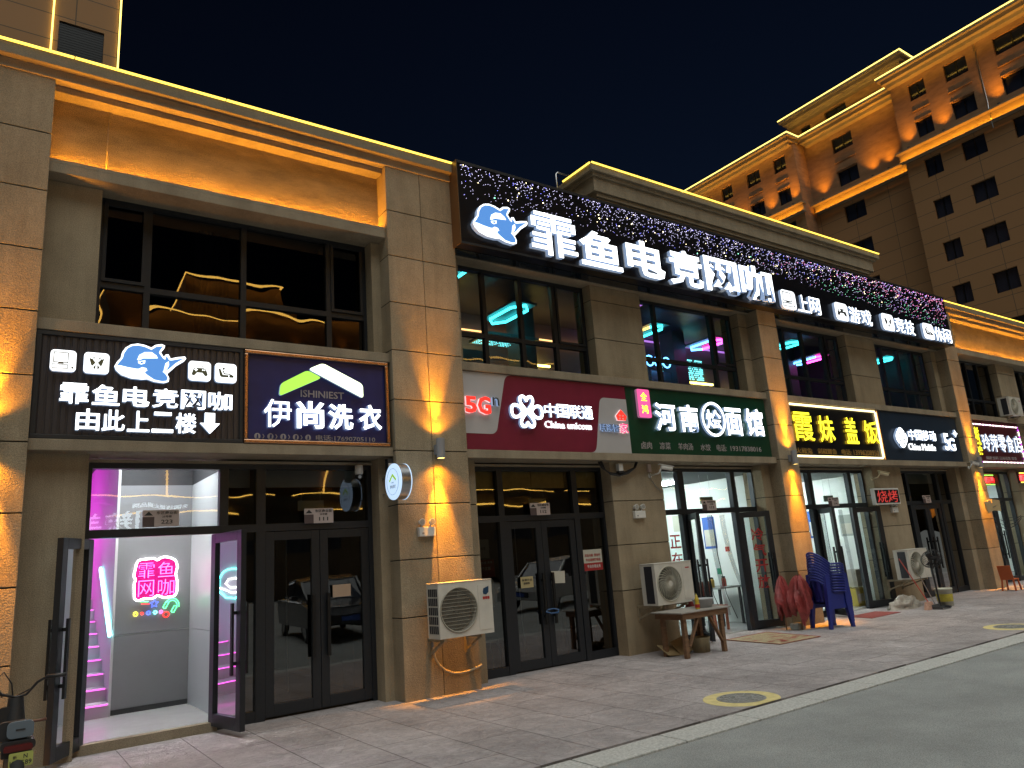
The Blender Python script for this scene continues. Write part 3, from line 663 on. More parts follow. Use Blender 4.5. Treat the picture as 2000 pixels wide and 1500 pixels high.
orca(t, 1.006, 1.733, 3.808, 4.26, 8.765, .045)
for kd, a, b in (('computer', .41, .645), ('swords', .715, .955), ('gamepad', 1.76, 2.005), ('lounger', 2.05, 2.295)): icon(t, kd, a, b, 3.862, 4.095, 8.765, .045)

# 2 - navy laundry sign in a copper frame
t = board('shop_sign', 2.392, 4.285, NAVY, 'navy sign in a copper frame with a lime roof emblem over dark doors')
fr = MB()
for a, b, c, d in ((2.392, 4.285, 4.255, 4.305), (2.392, 4.285, 3.155, 3.205), (2.392, 2.442, 3.206, 4.254), (4.235, 4.285, 3.206, 4.254)): fr.box(a, b, SF-.05, SF-.001, c, d)
fr.build('frame_trim', COPPER, t, bevel=.012)
def rounded(pts, r, n=5):
    out = []
    for i, p in enumerate(pts):
        p = Vector(p); a = (Vector(pts[i-1])-p); b = (Vector(pts[(i+1) % len(pts)])-p); q = min(r, a.length*.45, b.length*.45)
        s_, e_ = p+a.normalized()*q, p+b.normalized()*q
        for k in range(n+1):
            u = k/n; out.append(tuple(s_*(1-u)**2+p*2*u*(1-u)+e_*u*u))
    return out
MB().prism(rounded([(2.80,3.74),(2.82,3.90),(3.16,4.10),(3.345,4.015)], .05), 8.765, 8.80, 0, 1).build('roof_emblem', [L_LIME, L_SIDE], t)
MB().prism(rounded([(3.17,4.115),(3.36,4.21),(3.90,3.97),(3.905,3.78)], .05), 8.765, 8.80, 0, 1).build('roof_emblem', [L_PALE, L_SIDE], t)
line(t, 'ISHINIEST', 3.09, 3.66, 3.765, 3.855, LETTERG, .006, .012)
for c, a, b, z0, z1 in (('伊', 2.62, 2.955, 3.355, 3.70), ('尚', 3.015, 3.37, 3.355, 3.70), ('洗', 3.425, 3.755, 3.355, 3.685), ('衣', 3.84, 4.155, 3.365, 3.70)):
    mm = MB(); text(mm, c, a, b, z0, z1, 8.765, .045, .004 if c == '伊' else .026, 0, 1); mm.build('character', [L_WHITE, L_SIDE], t)
line(t, '电话:17690705110', 3.28, 4.08, 3.215, 3.29, LETTERG, .004)
m = MB(); m2 = MB()
for k in range(5):
    cx = 2.56+k*.155; m.disc(cx, 3.25, .036, .038, SF-.006, SF-.001)
    m2.prism([(cx-.012,3.225),(cx+.012,3.225),(cx+.006+.012*(k % 2),3.275),(cx-.006,3.275)], SF-.009, SF-.0065)
    if k < 4: m.stroke([(cx+.065,3.275),(cx+.08,3.25),(cx+.065,3.225)], .008, SF-.006, SF-.001)
o = m.build('icon_row', LETTERG, t); m2.build('icon_symbol', NAVY, o)

# 3 - telecom shop, maroon with two pale panels
t = board('shop_sign', 5.425, 8.690, MAROON, 'maroon sign with pale grey corner panels, red 5G and a white knot emblem')
def bez(a, c, b, n=8): return [(a[0]*(1-u)**2+2*c[0]*u*(1-u)+b[0]*u*u, a[1]*(1-u)**2+2*c[1]*u*(1-u)+b[1]*u*u) for u in (k/n for k in range(n+1))]
MB().prism([(5.426,4.304),(5.426,3.39)]+bez((5.90,3.39), (6.005,3.39), (6.03,3.49))+bez((6.205,4.19), (6.235,4.304), (6.34,4.304)), SF-.004, SF-.0005).build('corner_panel', GREYS, t)
MB().prism([(8.689,4.075)]+bez((8.20,4.075), (8.105,4.075), (8.08,3.97))+bez((7.935,3.27), (7.91,3.156), (7.80,3.156))+[(8.689,3.156)], SF-.004, SF-.0005).build('corner_panel', GREYS, t)
mm = MB(); text(mm, '5', 5.46, 5.66, 3.675, 3.92, 8.77, .04, .035, 0, 1); mm.build('character', [L_RED, L_REDS], t)
mm = MB(); text(mm, 'G', 5.675, 5.90, 3.665, 3.93, 8.77, .04, .035, 0, 1); mm.build('character', [L_RED, L_REDS], t)
mm = MB(); text(mm, 'n', 5.935, 6.055, 3.805, 3.93, 8.77, .04, .004, 0, 1); mm.build('character', [DKLINE, L_SIDE], t)
def knot(cx, cz, s):
    P = lambda q: [(cx+a*s, cz+b*s) for a, b in q]
    def smooth(q, it=3):
        for _ in range(it): q = [q[0]]+[p for a, b in zip(q, q[1:]) for p in ((a[0]*.75+b[0]*.25, a[1]*.75+b[1]*.25), (a[0]*.25+b[0]*.75, a[1]*.25+b[1]*.75))]+[q[-1]]
        return q
    A = [(0,.62),(-.16,.86),(-.42,.82),(-.46,.5),(0,0),(.46,-.5),(.42,-.82),(.16,-.86),(0,-.62)]
    m = MB()
    m.stroke(P(smooth(A)), .17*s, 8.765, 8.815, 0, 1); m.stroke(P(smooth([(-a, b) for a, b in A])), .17*s, 8.7655, 8.815, 0, 1)
    for sg in (-1, 1):
        m.stroke(P(smooth([(sg*.30,.0),(sg*.5,.30),(sg*.95,.36),(sg*1.06,0),(sg*.95,-.36),(sg*.5,-.30),(sg*.30,.0)])), .17*s, 8.766, 8.815, 0, 1)
    return m
knot(6.55, 3.745, .275).build('knot_emblem', [L_WHITE, L_SIDE], t)
chars(t, '中国联通', 6.90, 7.885, 3.685, 3.90, .04, .006, gap=.04)
line(t, 'China unicom', 6.905, 7.85, 3.52, 3.63, [L_WHITE2, L_SIDE], .008, .02)
mm = MB().prism([(8.39,3.775),(8.51,3.885),(8.63,3.775),(8.60,3.70),(8.42,3.70)], 8.795, SF-.005, 0, 1)
mm.build('house_emblem', [L_RED, L_REDS], t); m = MB()
for a in (8.475, 8.545):
    for b in (3.73, 3.78): m.disc(a, b, .02, .014, 8.792, 8.7945)
m.build('house_window', LETTERW, t)
mm = MB(); text(mm, '联通智', 8.025, 8.435, 3.50, 3.63, 8.79, .03, .008, 0, 1); mm.build('lettering', [DKLINE, L_SIDE], t)
mm = MB(); text(mm, '家', 8.455, 8.64, 3.485, 3.655, 8.79, .03, .012, 0, 1); mm.build('character', [emit('led_magenta', (1., .03, .18), 1.4), L_REDS], t)

# 4 - green noodle house sign
t = board('shop_sign', 8.698, 12.46, GREENS, 'dark green sign with white lettering, a ringed middle character and a pink tag')
MB().rrect(8.91, 9.205, 3.77, 4.265, .03, 8.77, 8.82, 0, 1).build('pink_tag', [L_PINKP, emit('tag_side', (.5, .2, .35), .5)], t)
for c, z in (('全', 4.06), ('鸿', 3.84)): line(t, c, 8.985, 9.135, z, z+.15, L_YEL, .01, .006, y=8.77, name='character')
for c, a, b, z0, z1 in (('河', 9.29, 9.80, 3.56, 4.05), ('南', 9.91, 10.385, 3.555, 4.05), ('面', 11.14, 11.61, 3.535, 4.06), ('馆', 11.735, 12.26, 3.545, 4.08)):
    mm = MB(); text(mm, c, a, b, z0, z1, 8.765, .05, .022, 0, 1); mm.build('character', [L_WHITE, L_SIDE], t)
mm = MB(); text(mm, '烩', 10.60, 11.01, 3.64, 4.0, 8.765, .05, .014, 0, 1); mm.build('character', [L_WHITE, L_SIDE], t)
m = MB(); cx, cz = 10.805, 3.82; n = 44
ring = [(cx+.30*math.cos(2*math.pi*i/n), cz+.30*math.sin(2*math.pi*i/n)) for i in range(n+1)]
m.stroke(ring, .045, 8.765, 8.815, 0, 1).build('ring', [L_WHITE, L_SIDE], t)
for s_, a, b in (('卤肉', 8.93, 9.18), ('凉菜', 9.37, 9.64), ('羊肉汤', 9.83, 10.21), ('水饺', 10.41, 10.68), ('电话:', 10.85, 11.12), ('19317838016', 11.24, 12.15)): line(t, s_, a, b, 3.24 if s_[0] != '1' else 3.25, 3.365 if s_[0] != '1' else 3.345, LETTERG, .004)

# 5 - black sign with yellow characters and a warm tube border
t = board('shop_sign', 13.14, 16.60, BLACKS, 'black sign with big yellow characters inside a warm white light border')
m = MB()
for a, b, z in ((13.16, 16.50, 4.265), (13.16, 16.50, 3.19)):
    n = 4; st_ = (b-a)/n
    for k in range(n): m.box(a+k*st_+.006, a+(k+1)*st_-.006, SF-.035, SF-.006, z-.018, z+.018)
m.box(16.505, 16.54, SF-.035, SF-.006, 3.21, 4.245); m.build('light_border', L_WARM, t)
MB().box(16.545, 16.60, SF-.05, SF-.001, 3.155, 4.305).build('edge_trim', COPPER, t)
for c, a, b, z0, z1 in (('霞', 13.26, 13.93, 3.50, 4.10), ('妹', 14.12, 14.68, 3.49, 4.06), ('盖', 15.10, 15.57, 3.485, 4.07), ('饭', 15.86, 16.44, 3.50, 4.03)):
    mm = MB(); text(mm, c, a, b, z0, z1, 8.775, .05, .008 if c == '霞' else .014, 0, 1); mm.build('character', [L_YEL, L_YELS], t)
for s_, a, b in (('火椒兔', 13.27, 13.83), ('剁椒鲫鱼', 14.02, 14.71), ('电话:', 14.90, 15.28), ('13996208950', 15.36, 16.38)): line(t, s_, a, b, 3.245, 3.365, LETTERB, .006)

# 6 - slate telecom sign
t = board('shop_sign', 16.61, 20.38, NAVY2, 'slate blue sign with a white lozenge emblem, white lettering and 5G')
MB().prism(rounded([(17.06,3.68),(17.37,3.975),(17.69,3.68),(17.37,3.385)], .16, 8), 8.75, 8.81, 0, 1).build('lozenge_emblem', [L_WHITE, L_SIDE], t)
m = MB()
for dz in (-.11, -.02, .07): m.stroke([(17.20,3.60+dz),(17.28,3.72+dz),(17.37,3.69+dz),(17.40,3.66+dz),(17.47,3.64+dz),(17.55,3.76+dz)], .024, 8.744, 8.749)
m.build('emblem_line', NAVY2, t)
chars(t, '中国移动', 17.80, 19.12, 3.65, 3.90, .035, .004, gap=.08)
line(t, 'China Mobile', 17.75, 19.03, 3.41, 3.57, [L_WHITE2, L_SIDE], .0, .02)
mm = MB(); text(mm, '5', 19.44, 19.72, 3.43, 3.86, 8.77, .05, .02, 0, 1); text(mm, 'G', 19.66, 20.0, 3.42, 3.75, 8.772, .05, .02, 0, 1); mm.build('lettering', [L_WHITE, L_SIDE], t)
MB().prism([(20.11+.13*math.cos(R(a))*(1 if i % 2 == 0 else .45), 3.87+.10*math.sin(R(a))*(1 if i % 2 == 0 else .45)) for i, a in enumerate(range(90, 450, 45))], 8.77, 8.815, 0, 1).build('star', [L_WHITE, L_SIDE], t)

# 7 - snack shop sign with a flickering dotted border
t = board('shop_sign', 21.11, 24.15, DREDS, 'dark red sign with a dotted purple and white light border beyond the last orange pilaster')
m = MB()
for k in range(44):
    for z in (4.19, 3.17): m.box(21.13+k*.068, 21.13+k*.068+.05, SF-.02, SF-.003, z-.012, z+.012, 1 if k % 3 == 1 else 0)
for k in range(14): m.box(24.09, 24.115, SF-.02, SF-.003, 3.20+k*.068, 3.25+k*.068, 1 if k % 3 == 1 else 0)
m.build('dotted_border', [emit('dot_white', (1., .92, .75), 5.), emit('dot_purple', (.5, .05, .65), 3.)], t)
for i, c in enumerate('老风味'): mm = MB(); text(mm, c, 21.16, 21.52, 3.86-.255*i, 4.10-.255*i, 8.79, .035, .03, 0, 1); mm.build('character', [L_YEL, L_YELS], t)
chars(t, '玲萍零食店', 21.62, 24.02, 3.45, 3.93, .035, .004, L_WHITE2, gap=.1)
line(t, '烟酒 饮料 日用百货 零食', 21.7, 23.6, 3.24, 3.33, LETTERG, .004)

# 8 - the long star-lit roof sign
t = thing('roof_sign', (12.9, 8.5, 6.17), 'long black sign box sprinkled with coloured star lights above the upper windows', 'sign')
YF = 8.50
MB().box(5.40, 20.46, YF, 8.72, 6.17, 7.50).build('sign_box', BLACKS, t, bevel=.006)
MB().box(5.385, 5.398, YF-.01, 8.72, 6.155, 7.515).build('side_panel', paint('side_panel_bronze', (.16, .10, .05), .4, metal=.5), t)
MB().box(5.40, 20.46, 8.721, 8.93, 6.16, 7.15).build('soffit_panel', paint('soffit_gloss', (.008, .014, .024), .06, spec=.8), t)
MB().box(5.40, 20.46, YF-.012, YF-.001, 7.47, 7.515).box(5.40, 20.46, YF-.012, YF-.001, 6.155, 6.19).build('edge_trim', DARKP, t)
orca(t, 5.57, 6.60, 6.27, 6.885, 8.42, .07)
for c, a, b, z0, z1 in (('霏', 6.65, 7.585, 6.225, 6.945), ('鱼', 7.64, 8.57, 6.20, 6.84), ('电', 8.70, 9.62, 6.215, 6.88), ('竞', 9.74, 10.64, 6.195, 6.90), ('网', 10.72, 11.69, 6.225, 6.92), ('咖', 11.76, 12.79, 6.215, 6.955)):
    mm = MB(); text(mm, c, a, b, z0, z1, 8.42, .07, .010 if c == '霏' else .022, 0, 1); mm.build('character', [L_WHITE, L_SIDE], t)
for kd, s_, a, b, c in (('computer', '上网', 13.03, 13.52, 14.42), ('gamepad', '游戏', 14.97, 15.47, 16.47), ('swords', '竞技', 16.90, 17.43, 18.42), ('lounger', '休闲', 18.82, 19.36, 20.30)):
    icon(t, kd, a, b, 6.185, 6.595, 8.43, .06, DKLINE); chars(t, s_, b+.07, c, 6.20, 6.575, .05, .004, yf=8.44, gap=.08)
cols = [('star_lilac', (.70, .66, 1.), 3.6), ('star_blue', (.22, .22, 1.), 6.), ('star_gold', (1., .86, .5), 7.), ('star_pink', (1., .30, .55), 4.), ('star_green', (.25, .9, .5), 4.5), ('star_violet', (.62, .28, 1.), 4.5)]
m = MB(); rs = random.Random(3)
def dot(x, z, s_, mi): m.add([(x-s_, YF-.0045, z), (x, YF-.0045, z-s_), (x+s_, YF-.0045, z), (x, YF-.0045, z+s_), (x, YF-.012, z)], [(0,1,4), (1,2,4), (2,3,4), (3,0,4)], mi)
for k in range(2100):
    x = rs.uniform(5.46, 20.40); v = rs.random()**1.5
    low = 6.93-.28*max(0, min(1, (x-13)/7))
    if x < 6.6: low = 6.88
    z = 7.455-v*(7.455-low)*1.02; u = (x-5.4)/15.
    q = rs.random(); s_ = .0040*(1.3-.5*v)*(1+.4*u)
    if u > .93 and 6.95 < z < 7.38 and q < .5: mi = 3
    elif v > .55 and u > .62 and q < .35: mi = 4
    elif q < .09: mi = 1 if u < .65 else 3
    elif q < .12: mi, s_ = 2, .008
    elif q < .12+.75*max(0, (u-.42))*1.5: mi = 3 if q*7 % 1 < .6 else 5
    else: mi = 0 if u < .8 or q > .6 else 5
    dot(x, z, s_, mi)
for k in range(34): dot(rs.uniform(5.6, 20.2), rs.uniform(7.0, 7.25)-.2*max(0, (k-22)/12), .013, 2 if k % 5 else 4)
o = m.build('star_light_field', [emit(a, b, c, False) for a, b, c in cols], t); o['kind'] = 'stuff'

# small red LED board, round blade sign, number plates
t = thing('led_board', (16.46, 8.9, 2.16), 'small black light board with glowing red characters on the pier between two shops', 'sign')
MB().box(15.93, 16.98, 8.86, 8.94, 2.16, 2.52).build('frame_trim', WHITEP, t, bevel=.006); MB().box(15.965, 16.945, 8.854, 8.859, 2.195, 2.485).build('screen', BLACKS, t)
mm = MB(); text(mm, '烧烤', 16.03, 16.88, 2.205, 2.475, 8.850, .003, -.004); mm.build('lettering', emit('dull_red', (.85, .07, .06), .55), t)
MB().box(15.98, 16.25, 8.94, 9.0, 2.3, 2.36).box(16.6, 16.9, 8.94, 9.0, 2.3, 2.36).build('bracket', GREYP, t)
t = thing('blade_sign', (4.318, 8.5, 2.66), 'round lit blade sign with silver rim and lime roof emblem on the stone pilaster edge', 'sign')
cx, cy, cz = 4.235, 8.50, 2.66
m = MB(); n = 48
for xx, rr in ((4.16, .226), (4.305, .226)): m.v += [Vector((xx, cy+rr*math.cos(2*math.pi*i/n), cz+rr*math.sin(2*math.pi*i/n))) for i in range(n)]
m.f += [(i, (i+1) % n, n+(i+1) % n, n+i) for i in range(n)]; m.m += [0]*n; m.sm += [True]*n
m.build('rim', STEEL, t)
for xx, nm in ((4.156, -1), (4.309, 1)):
    f = MB(); P = [(xx, cy+.229*math.cos(2*math.pi*i/n), cz+.229*math.sin(2*math.pi*i/n)) for i in range(n)]
    P2 = [(xx-nm*.012, b, c) for a, b, c in P]
    f.add(P+P2, [tuple(range(n)), tuple(range(n, 2*n))[::-1]]+[(i, (i+1) % n, n+(i+1) % n, n+i) for i in range(n)])
    o = f.build('lit_face', L_DISC, t); e = MB()
    st = len(e.v); x_ = xx+nm*.008
    e.stroke([(-.085,.015),(0,.085),(.085,.02)], .03, 0, .002)
    for v in e.v: v.x, v.y, v.z = x_, cy-v.x*(1 if nm < 0 else -1), cz+v.z
    e.build('roof_emblem', emit('emblem_lime', (.4, .6, .03), .55), o)
    for q in (('伊尚洗衣', -.08, .08, -.085, -.04, 0, .002, .01), ('ISHINIEST', -.04, .04, -.02, -.005, 0, .002, 0)):
        e = MB(); text(e, *q)
        for v in e.v: v.x, v.y, v.z = x_+v.y*.2, cy-v.x*(1 if nm < 0 else -1), cz+v.z
        e.build('lettering', DKLINE, o)
    e = MB().tube([(x_, cy+.165*math.cos(a*.1309), cz+.165*math.sin(a*.1309)) for a in range(48)], .002, 4, closed=True)
    e.build('printed_ring', DKLINE, o)
MB().bar((4.25, 8.72, 2.76), (4.25, 9.0, 2.76), .02).bar((4.25, 8.72, 2.55), (4.25, 9.0, 2.55), .02).build('bracket', STEEL, t)
def plate(x, z, num, lab):
    t = thing('number_plate', (x, 9.19, z), lab, 'number plate', 'house number plates over the doors')
    MB().box(x-.13, x+.25, 9.185, 9.195, z+.11, z+.185).box(x-.01, x+.25, 9.185, 9.195, z, z+.11).build('plate_panel', PLATE, t)
    MB().box(x-.13, x-.0101, 9.1855, 9.195, z, z+.1099).build('code_field', PLATEQ, t)
    m = MB(); text(m, '东区商业街', x+.01, x+.23, z+.135, z+.172, 9.182, .003, .01); text(m, '25号楼', x+.07, x+.17, z+.098, z+.124, 9.182, .003, .01); text(m, num, x+.06, x+.18, z+.03, z+.075, 9.182, .003, .015)
    m.prism([(x-.115,z+.125),(x-.025,z+.125),(x-.07,z+.17)], 9.183, 9.185); m.build('lettering', LETTERD, t)
plate(3.38, 2.225, '111', 'beige number plate 111 over the dark double doors under the navy sign')
plate(6.90, 2.225, '112', 'beige number plate 112 over the doors under the maroon sign')
plate(10.80, 2.20, '113', 'beige number plate 113 over the doors under the green sign')
plate(14.80, 2.19, '114', 'beige number plate 114 over the doors under the yellow lettered sign')
plate(18.80, 2.18, '115', 'beige number plate 115 over the doors under the slate blue sign')
plate(1.54, 2.25, '223', 'beige number plate 223 over the open stair entrance')
def exitsign(x, z, lab):
    t = thing('exit_sign', (x, 9.7, z), lab, 'exit sign', 'exit signs hung inside the doors')
    MB().box(x-.18, x+.18, 9.69, 9.71, z, z+.13).build('sign_plate', paint('exit_plate', (.13, .19, .14), .4), t)
    MB().cyl((x-.13, 9.7, z+.13), (x-.13, 9.7, 3.3), .003, n=6).cyl((x+.13, 9.7, z+.13), (x+.13, 9.7, 3.3), .003, n=6).build('wire', STEEL, t)
exitsign(3.52, 2.43, 'grey exit sign on wires behind number plate 111'); exitsign(7.30, 2.40, 'green exit sign on wires behind number plate 112')
exitsign(11.40, 2.36, 'green exit sign on wires behind number plate 113'); exitsign(15.5, 2.33, 'green exit sign on wires behind number plate 114')

# ------------------------------------------------------------------ wall lamps
AML = (1., .36, .012)
def wall_lamp(x, lab, en=170):
    t = thing('wall_lamp', (x, 8.72, 3.115), lab, 'wall lamp', 'cylindrical wall lamps on the pilasters')
    y = 8.60; m = MB()
    m.cyl((x, y, 2.985), (x, y, 3.255), .058, n=28, caps=False).cyl((x, y, 2.985), (x, y, 3.255), .052, n=28, caps=False).cyl((x, y, 3.10), (x, y, 3.13), .052, n=28)
    for z in (2.985, 3.255): m.lathe((x, y, z), [(.052, 0), (.058, 0)], 28)
    m.build('tube', paint('lamp_grey', (.30, .30, .31), .45), t); MB().box(x-.035, x+.035, 8.655, 8.72, 3.05, 3.18).build('bracket', GREYP, t)
    for z in (2.99, 3.245): MB().cyl((x, y, z), (x, y, z+.004), .050, n=28).build('lens', L_AMBERLENS, t)
    for nm, z, d in (('down_beam', 2.975, -1), ('up_beam', 3.27, 1)):
        spot(nm, (x, y, z), (x, y+.12, z+d*1.75), AML, en*(5.6 if d < 0 else 3.6), 40, 1., .03, t); spot(nm, (x, y, z), (x, y+.05, z+d), AML, en*.30, 128, 1., .03, t)
wall_lamp(4.925, 'grey tube lamp on the wide pilaster beside the maroon sign, throwing amber light')
wall_lamp(-.055, 'grey tube lamp on the first pilaster, beside the ribbed black sign')
wall_lamp(12.84, 'grey tube lamp on the slim pilaster between the green and black signs')
wall_lamp(20.74, 'grey tube lamp on the slim pilaster beyond the slate blue sign')

# ------------------------------------------------------------------ outdoor air conditioners
BRK = paint('bracket_dirty', (.30, .25, .17), .6, var=.3, scale=14)
def aircon(x0, x1, yf, yb, z0, z1, lab, grille='mesh', wall=8.72, logo=True):
    t = thing('air_conditioner', ((x0+x1)/2, (yf+yb)/2, z0), lab, 'air conditioner', 'outdoor air conditioner units')
    W_, H_ = x1-x0, z1-z0; cx, cz, r = x0+W_*.36, (z0+z1)/2, min(W_*.335, H_*.42)
    # casing with a round fan opening
    m = MB(); n = 40; P = []
    for i in range(n):
        a = 2*math.pi*i/n; c, s_ = math.cos(a), math.sin(a)
        k = min((x1-cx if c > 0 else cx-x0)/max(abs(c), 1e-6), (z1-cz if s_ > 0 else cz-z0)/max(abs(s_), 1e-6)); P.append((cx+c*k, cz+s_*k))
    for (qx, qz) in ((x0,z0),(x1,z0),(x1,z1),(x0,z1)):
        i = min(range(n), key=lambda j: (P[j][0]-qx)**2+(P[j][1]-qz)**2); P[i] = (qx, qz)
    vs = [(a, yf, b) for a, b in P]+[(cx+r*math.cos(2*math.pi*i/n), yf, cz+r*math.sin(2*math.pi*i/n)) for i in range(n)]+[(cx+r*.97*math.cos(2*math.pi*i/n), yf+.05, cz+r*.97*math.sin(2*math.pi*i/n)) for i in range(n)]
    m.add(vs, [(i, (i+1) % n, n+(i+1) % n, n+i) for i in range(n)]+[(n+i, n+(i+1) % n, 2*n+(i+1) % n, 2*n+i) for i in range(n)])
    m.add([(x0,yf,z0),(x1,yf,z0),(x1,yb,z0),(x0,yb,z0),(x0,yf,z1),(x1,yf,z1),(x1,yb,z1),(x0,yb,z1)], [(0,3,2,1),(4,5,6,7),(1,2,6,5),(2,3,7,6),(3,0,4,7)])
    m.build('casing', ACW, t); MB().box(x0-.006, x1+.006, yf-.006, yb, z1+.001, z1+.012).build('top_cover', ACW, t, bevel=.004)
    MB().disc(cx, cz, r*.97, r*.97, yf+.12, yf+.13).build('fan_well', paint('fan_well', (.05, .05, .045), .8), t)
    f = MB()
    for k in range(3):
        a = k*2.094+.4; vs = []
        for j in range(7):
            b = a+j*.14; vs += [(cx+.12*r*math.cos(b), yf+.09-j*.006, cz+.12*r*math.sin(b)), (cx+.9*r*math.cos(b+.25), yf+.10-j*.008, cz+.9*r*math.sin(b+.25))]
        f.add(vs, [(2*j, 2*j+1, 2*j+3, 2*j+2) for j in range(6)])
    f.disc(cx, cz, r*.14, r*.14, yf+.06, yf+.11); f.build('fan', paint('fan_blade', (.055, .055, .05), .7), t)
    g = MB(); GR = paint('fan_guard', (.36, .34, .28), .5) if grille == 'mesh' else paint('fan_guard_pale', (.46, .44, .36), .5)
    g.tube([(cx+r*1.01*math.cos(2*math.pi*i/40), yf-.008, cz+r*1.01*math.sin(2*math.pi*i/40)) for i in range(40)], .009, 6, closed=True)
    if grille == 'mesh':
        for k in range(-16, 17):
            u = k/17*r; h = math.sqrt(r*r-u*u); g.box(cx+u-.0016, cx+u+.0016, yf-.006, yf-.002, cz-h, cz+h)
        for k in range(-5, 6):
            u = k/6*r; h = math.sqrt(r*r-u*u); g.box(cx-h, cx+h, yf-.012, yf-.007, cz+u-.0025, cz+u+.0025)
    else:
        for k in range(28):
            a = 2*math.pi*k/28; g.tube([(cx+r*(.16+.84*q)*math.cos(a+q*.75), yf-.004-.01*(1-q), cz+r*(.16+.84*q)*math.sin(a+q*.75)) for q in (0, .25, .5, .75, 1)], 0.0065, 4)
        for rr in (.45, .75): g.tube([(cx+r*rr*math.cos(i*.2094), yf-.008, cz+r*rr*math.sin(i*.2094)) for i in range(30)], .003, 4, closed=True)
    g.build('fan_guard', GR, t)
    if grille != 'mesh': MB().disc(cx, cz, r*.17, r*.17, yf-.022, yf-.005, n=24).build('hub_cap', ACW, t)
    MB().rrect(x0+W_*.73, x1-.02, z0+.05, z1-.05, .012, yf-.005, yf-.0005).build('service_panel', ACW, t)
    sg = MB()
    if grille == 'mesh':
        for j in range(5):
            for k in range(5): sg.box(x0-.004, x0-.0005, yf+.03+k*(yb-yf-.06)/5, yf+.03+k*(yb-yf-.06)/5+.034, z0+.06+j*(H_-.1)/5, z0+.06+(j+.84)*(H_-.1)/5)
        if logo:
            l = MB(); lx = x1-.095; l.prism([(lx-.045,z1-.14),(lx-.035,z1-.10),(lx+.045,z1-.075),(lx+.04,z1-.15),(lx,z1-.18),(lx-.04,z1-.17)], yf-.008, yf-.0055); l.build('leaf_emblem', paint('emblem_blue', (.01, .05, .11), .4), t)
            l = MB(); 
            for q in (-.05, -.015, .02): l.box(lx+q, lx+q+.03, yf-.008, yf-.0055, z1-.235, z1-.20)
            l.build('name_mark', LETTERR, t)
    else:
        sg.box(x0-.004, x0-.0005, yf+.06, yb-.09, z0+.03, z1-.03)
        l = MB(); l.box(x1-.15, x1-.06, yf-.008, yf-.0055, z1-.10, z1-.082); l.build('name_mark', LETTERR, t)
    sg.build('side_grille', paint('grille_dark', (.02, .022, .03), .6), t)
    for x in (x0+.08, x1-.16):
        MB().bar((x, yf+.02, z0-.02), (x, wall, z0-.02), .04).bar((x, wall-.012, z0-.02), (x, wall-.012, z0-.24), .04).bar((x, yf+.08, z0-.035), (x, wall-.03, z0-.20), .028).build('bracket', BRK, t)
    return t
aircon(4.60, 5.385, 8.28, 8.58, .715, 1.365, 'white air conditioner with square mesh fan guard on the amber lit pilaster')
ac2 = aircon(8.53, 9.36, 8.46, 8.78, .735, 1.355, 'cream air conditioner with swirl fan guard above the plank table', 'swirl', 9.0)
aircon(15.98, 16.78, 8.40, 8.72, .56, 1.16, 'cream air conditioner behind the black pedestal fan', 'swirl', 9.0)
aircon(23.42, 24.2, 8.62, 8.92, 4.50, 5.02, 'small air conditioner high on the wall over the dark red sign', 'swirl', 9.0)
t = thing('drain_hose', (5.0, 8.68, .25), 'pale drain hose sagging under the white air conditioner', 'hose')
P = [(4.70, 8.66, .70), (4.705, 8.66, .56), (4.73, 8.665, .46), (4.79, 8.67, .37), (4.88, 8.675, .295), (4.99, 8.68, .25), (5.11, 8.685, .235), (5.24, 8.69, .245), (5.38, 8.69, .275)]
MB().tube(P, .013, 8).build('hose', paint('hose_cream', (.60, .52, .38), .5), t); MB().cyl((5.32, 8.688, .258), (5.42, 8.69, .285), .016, n=10).cyl((4.70, 8.66, .60), (4.70, 8.66, .66), .018, n=10).build('tape', GREYP, t)

# ------------------------------------------------------------------ emergency lights, cameras, boxes, cables
def emergency(x, z, y, lab):
    t = thing('emergency_light', (x, y, z), lab, 'emergency light', 'twin head emergency lights')
    MB().box(x-.12, x+.12, y-.065, y, z, z+.12).build('battery_box', WHITEP, t, bevel=.008); MB().box(x-.08, x-.05, y-.067, y-.0655, z+.03, z+.05).build('label_plate', GREYP, t)
    for s_ in (-1, 1):
        h = MB().cyl((x+s_*.065, y-.03, z+.12), (x+s_*.07, y-.03, z+.155), .012, n=10); c = (x+s_*.075, y-.04, z+.185)
        h.cyl((c[0], y-.075, c[2]), (c[0], y-.015, c[2]), .045, .03, n=20).build('lamp_head', WHITEP, t)
        MB().cyl((c[0], y-.078, c[2]), (c[0], y-.0755, c[2]), .036, n=20).build('lamp_lens', paint('lens_grey', (.35, .35, .33), .15), t)
emergency(4.70, 1.97, 8.72, 'white twin head emergency light in the amber beam on the wide pilaster')
emergency(8.84, 2.10, 9.0, 'white twin head emergency light on the plain pier over the swirl guarded air conditioner')
emergency(16.84, 1.98, 9.0, 'white twin head emergency light under the red light board')
def bullet(x, y, z, dx, dz, lab, col=WHITEP, wall=9.0):
    t = thing('security_camera', (x, y, z), lab, 'camera', 'security cameras on the shop fronts')
    a = Vector((x, y, z)); d = Vector((dx, -.35, dz)).normalized()
    MB().cyl(a, a+d*.20, .036, n=16).build('housing', col, t); MB().box(-.042, .042, -.04, .22, .034, .042).xf(Matrix.Translation(a) @ d.to_track_quat('Y', 'Z').to_matrix().to_4x4()).build('sun_shade', col, t)
    MB().cyl(a+d*.2, a+d*.206, .03, n=16).build('lens', DARKP, t); MB().tube([a+Vector((0, 0, -.03)), a+Vector((0, .06, -.10)), (x, wall-.01, z-.11)], .014).cyl((x, wall-.012, z-.11), (x, wall, z-.11), .04, n=16).build('bracket', col, t)
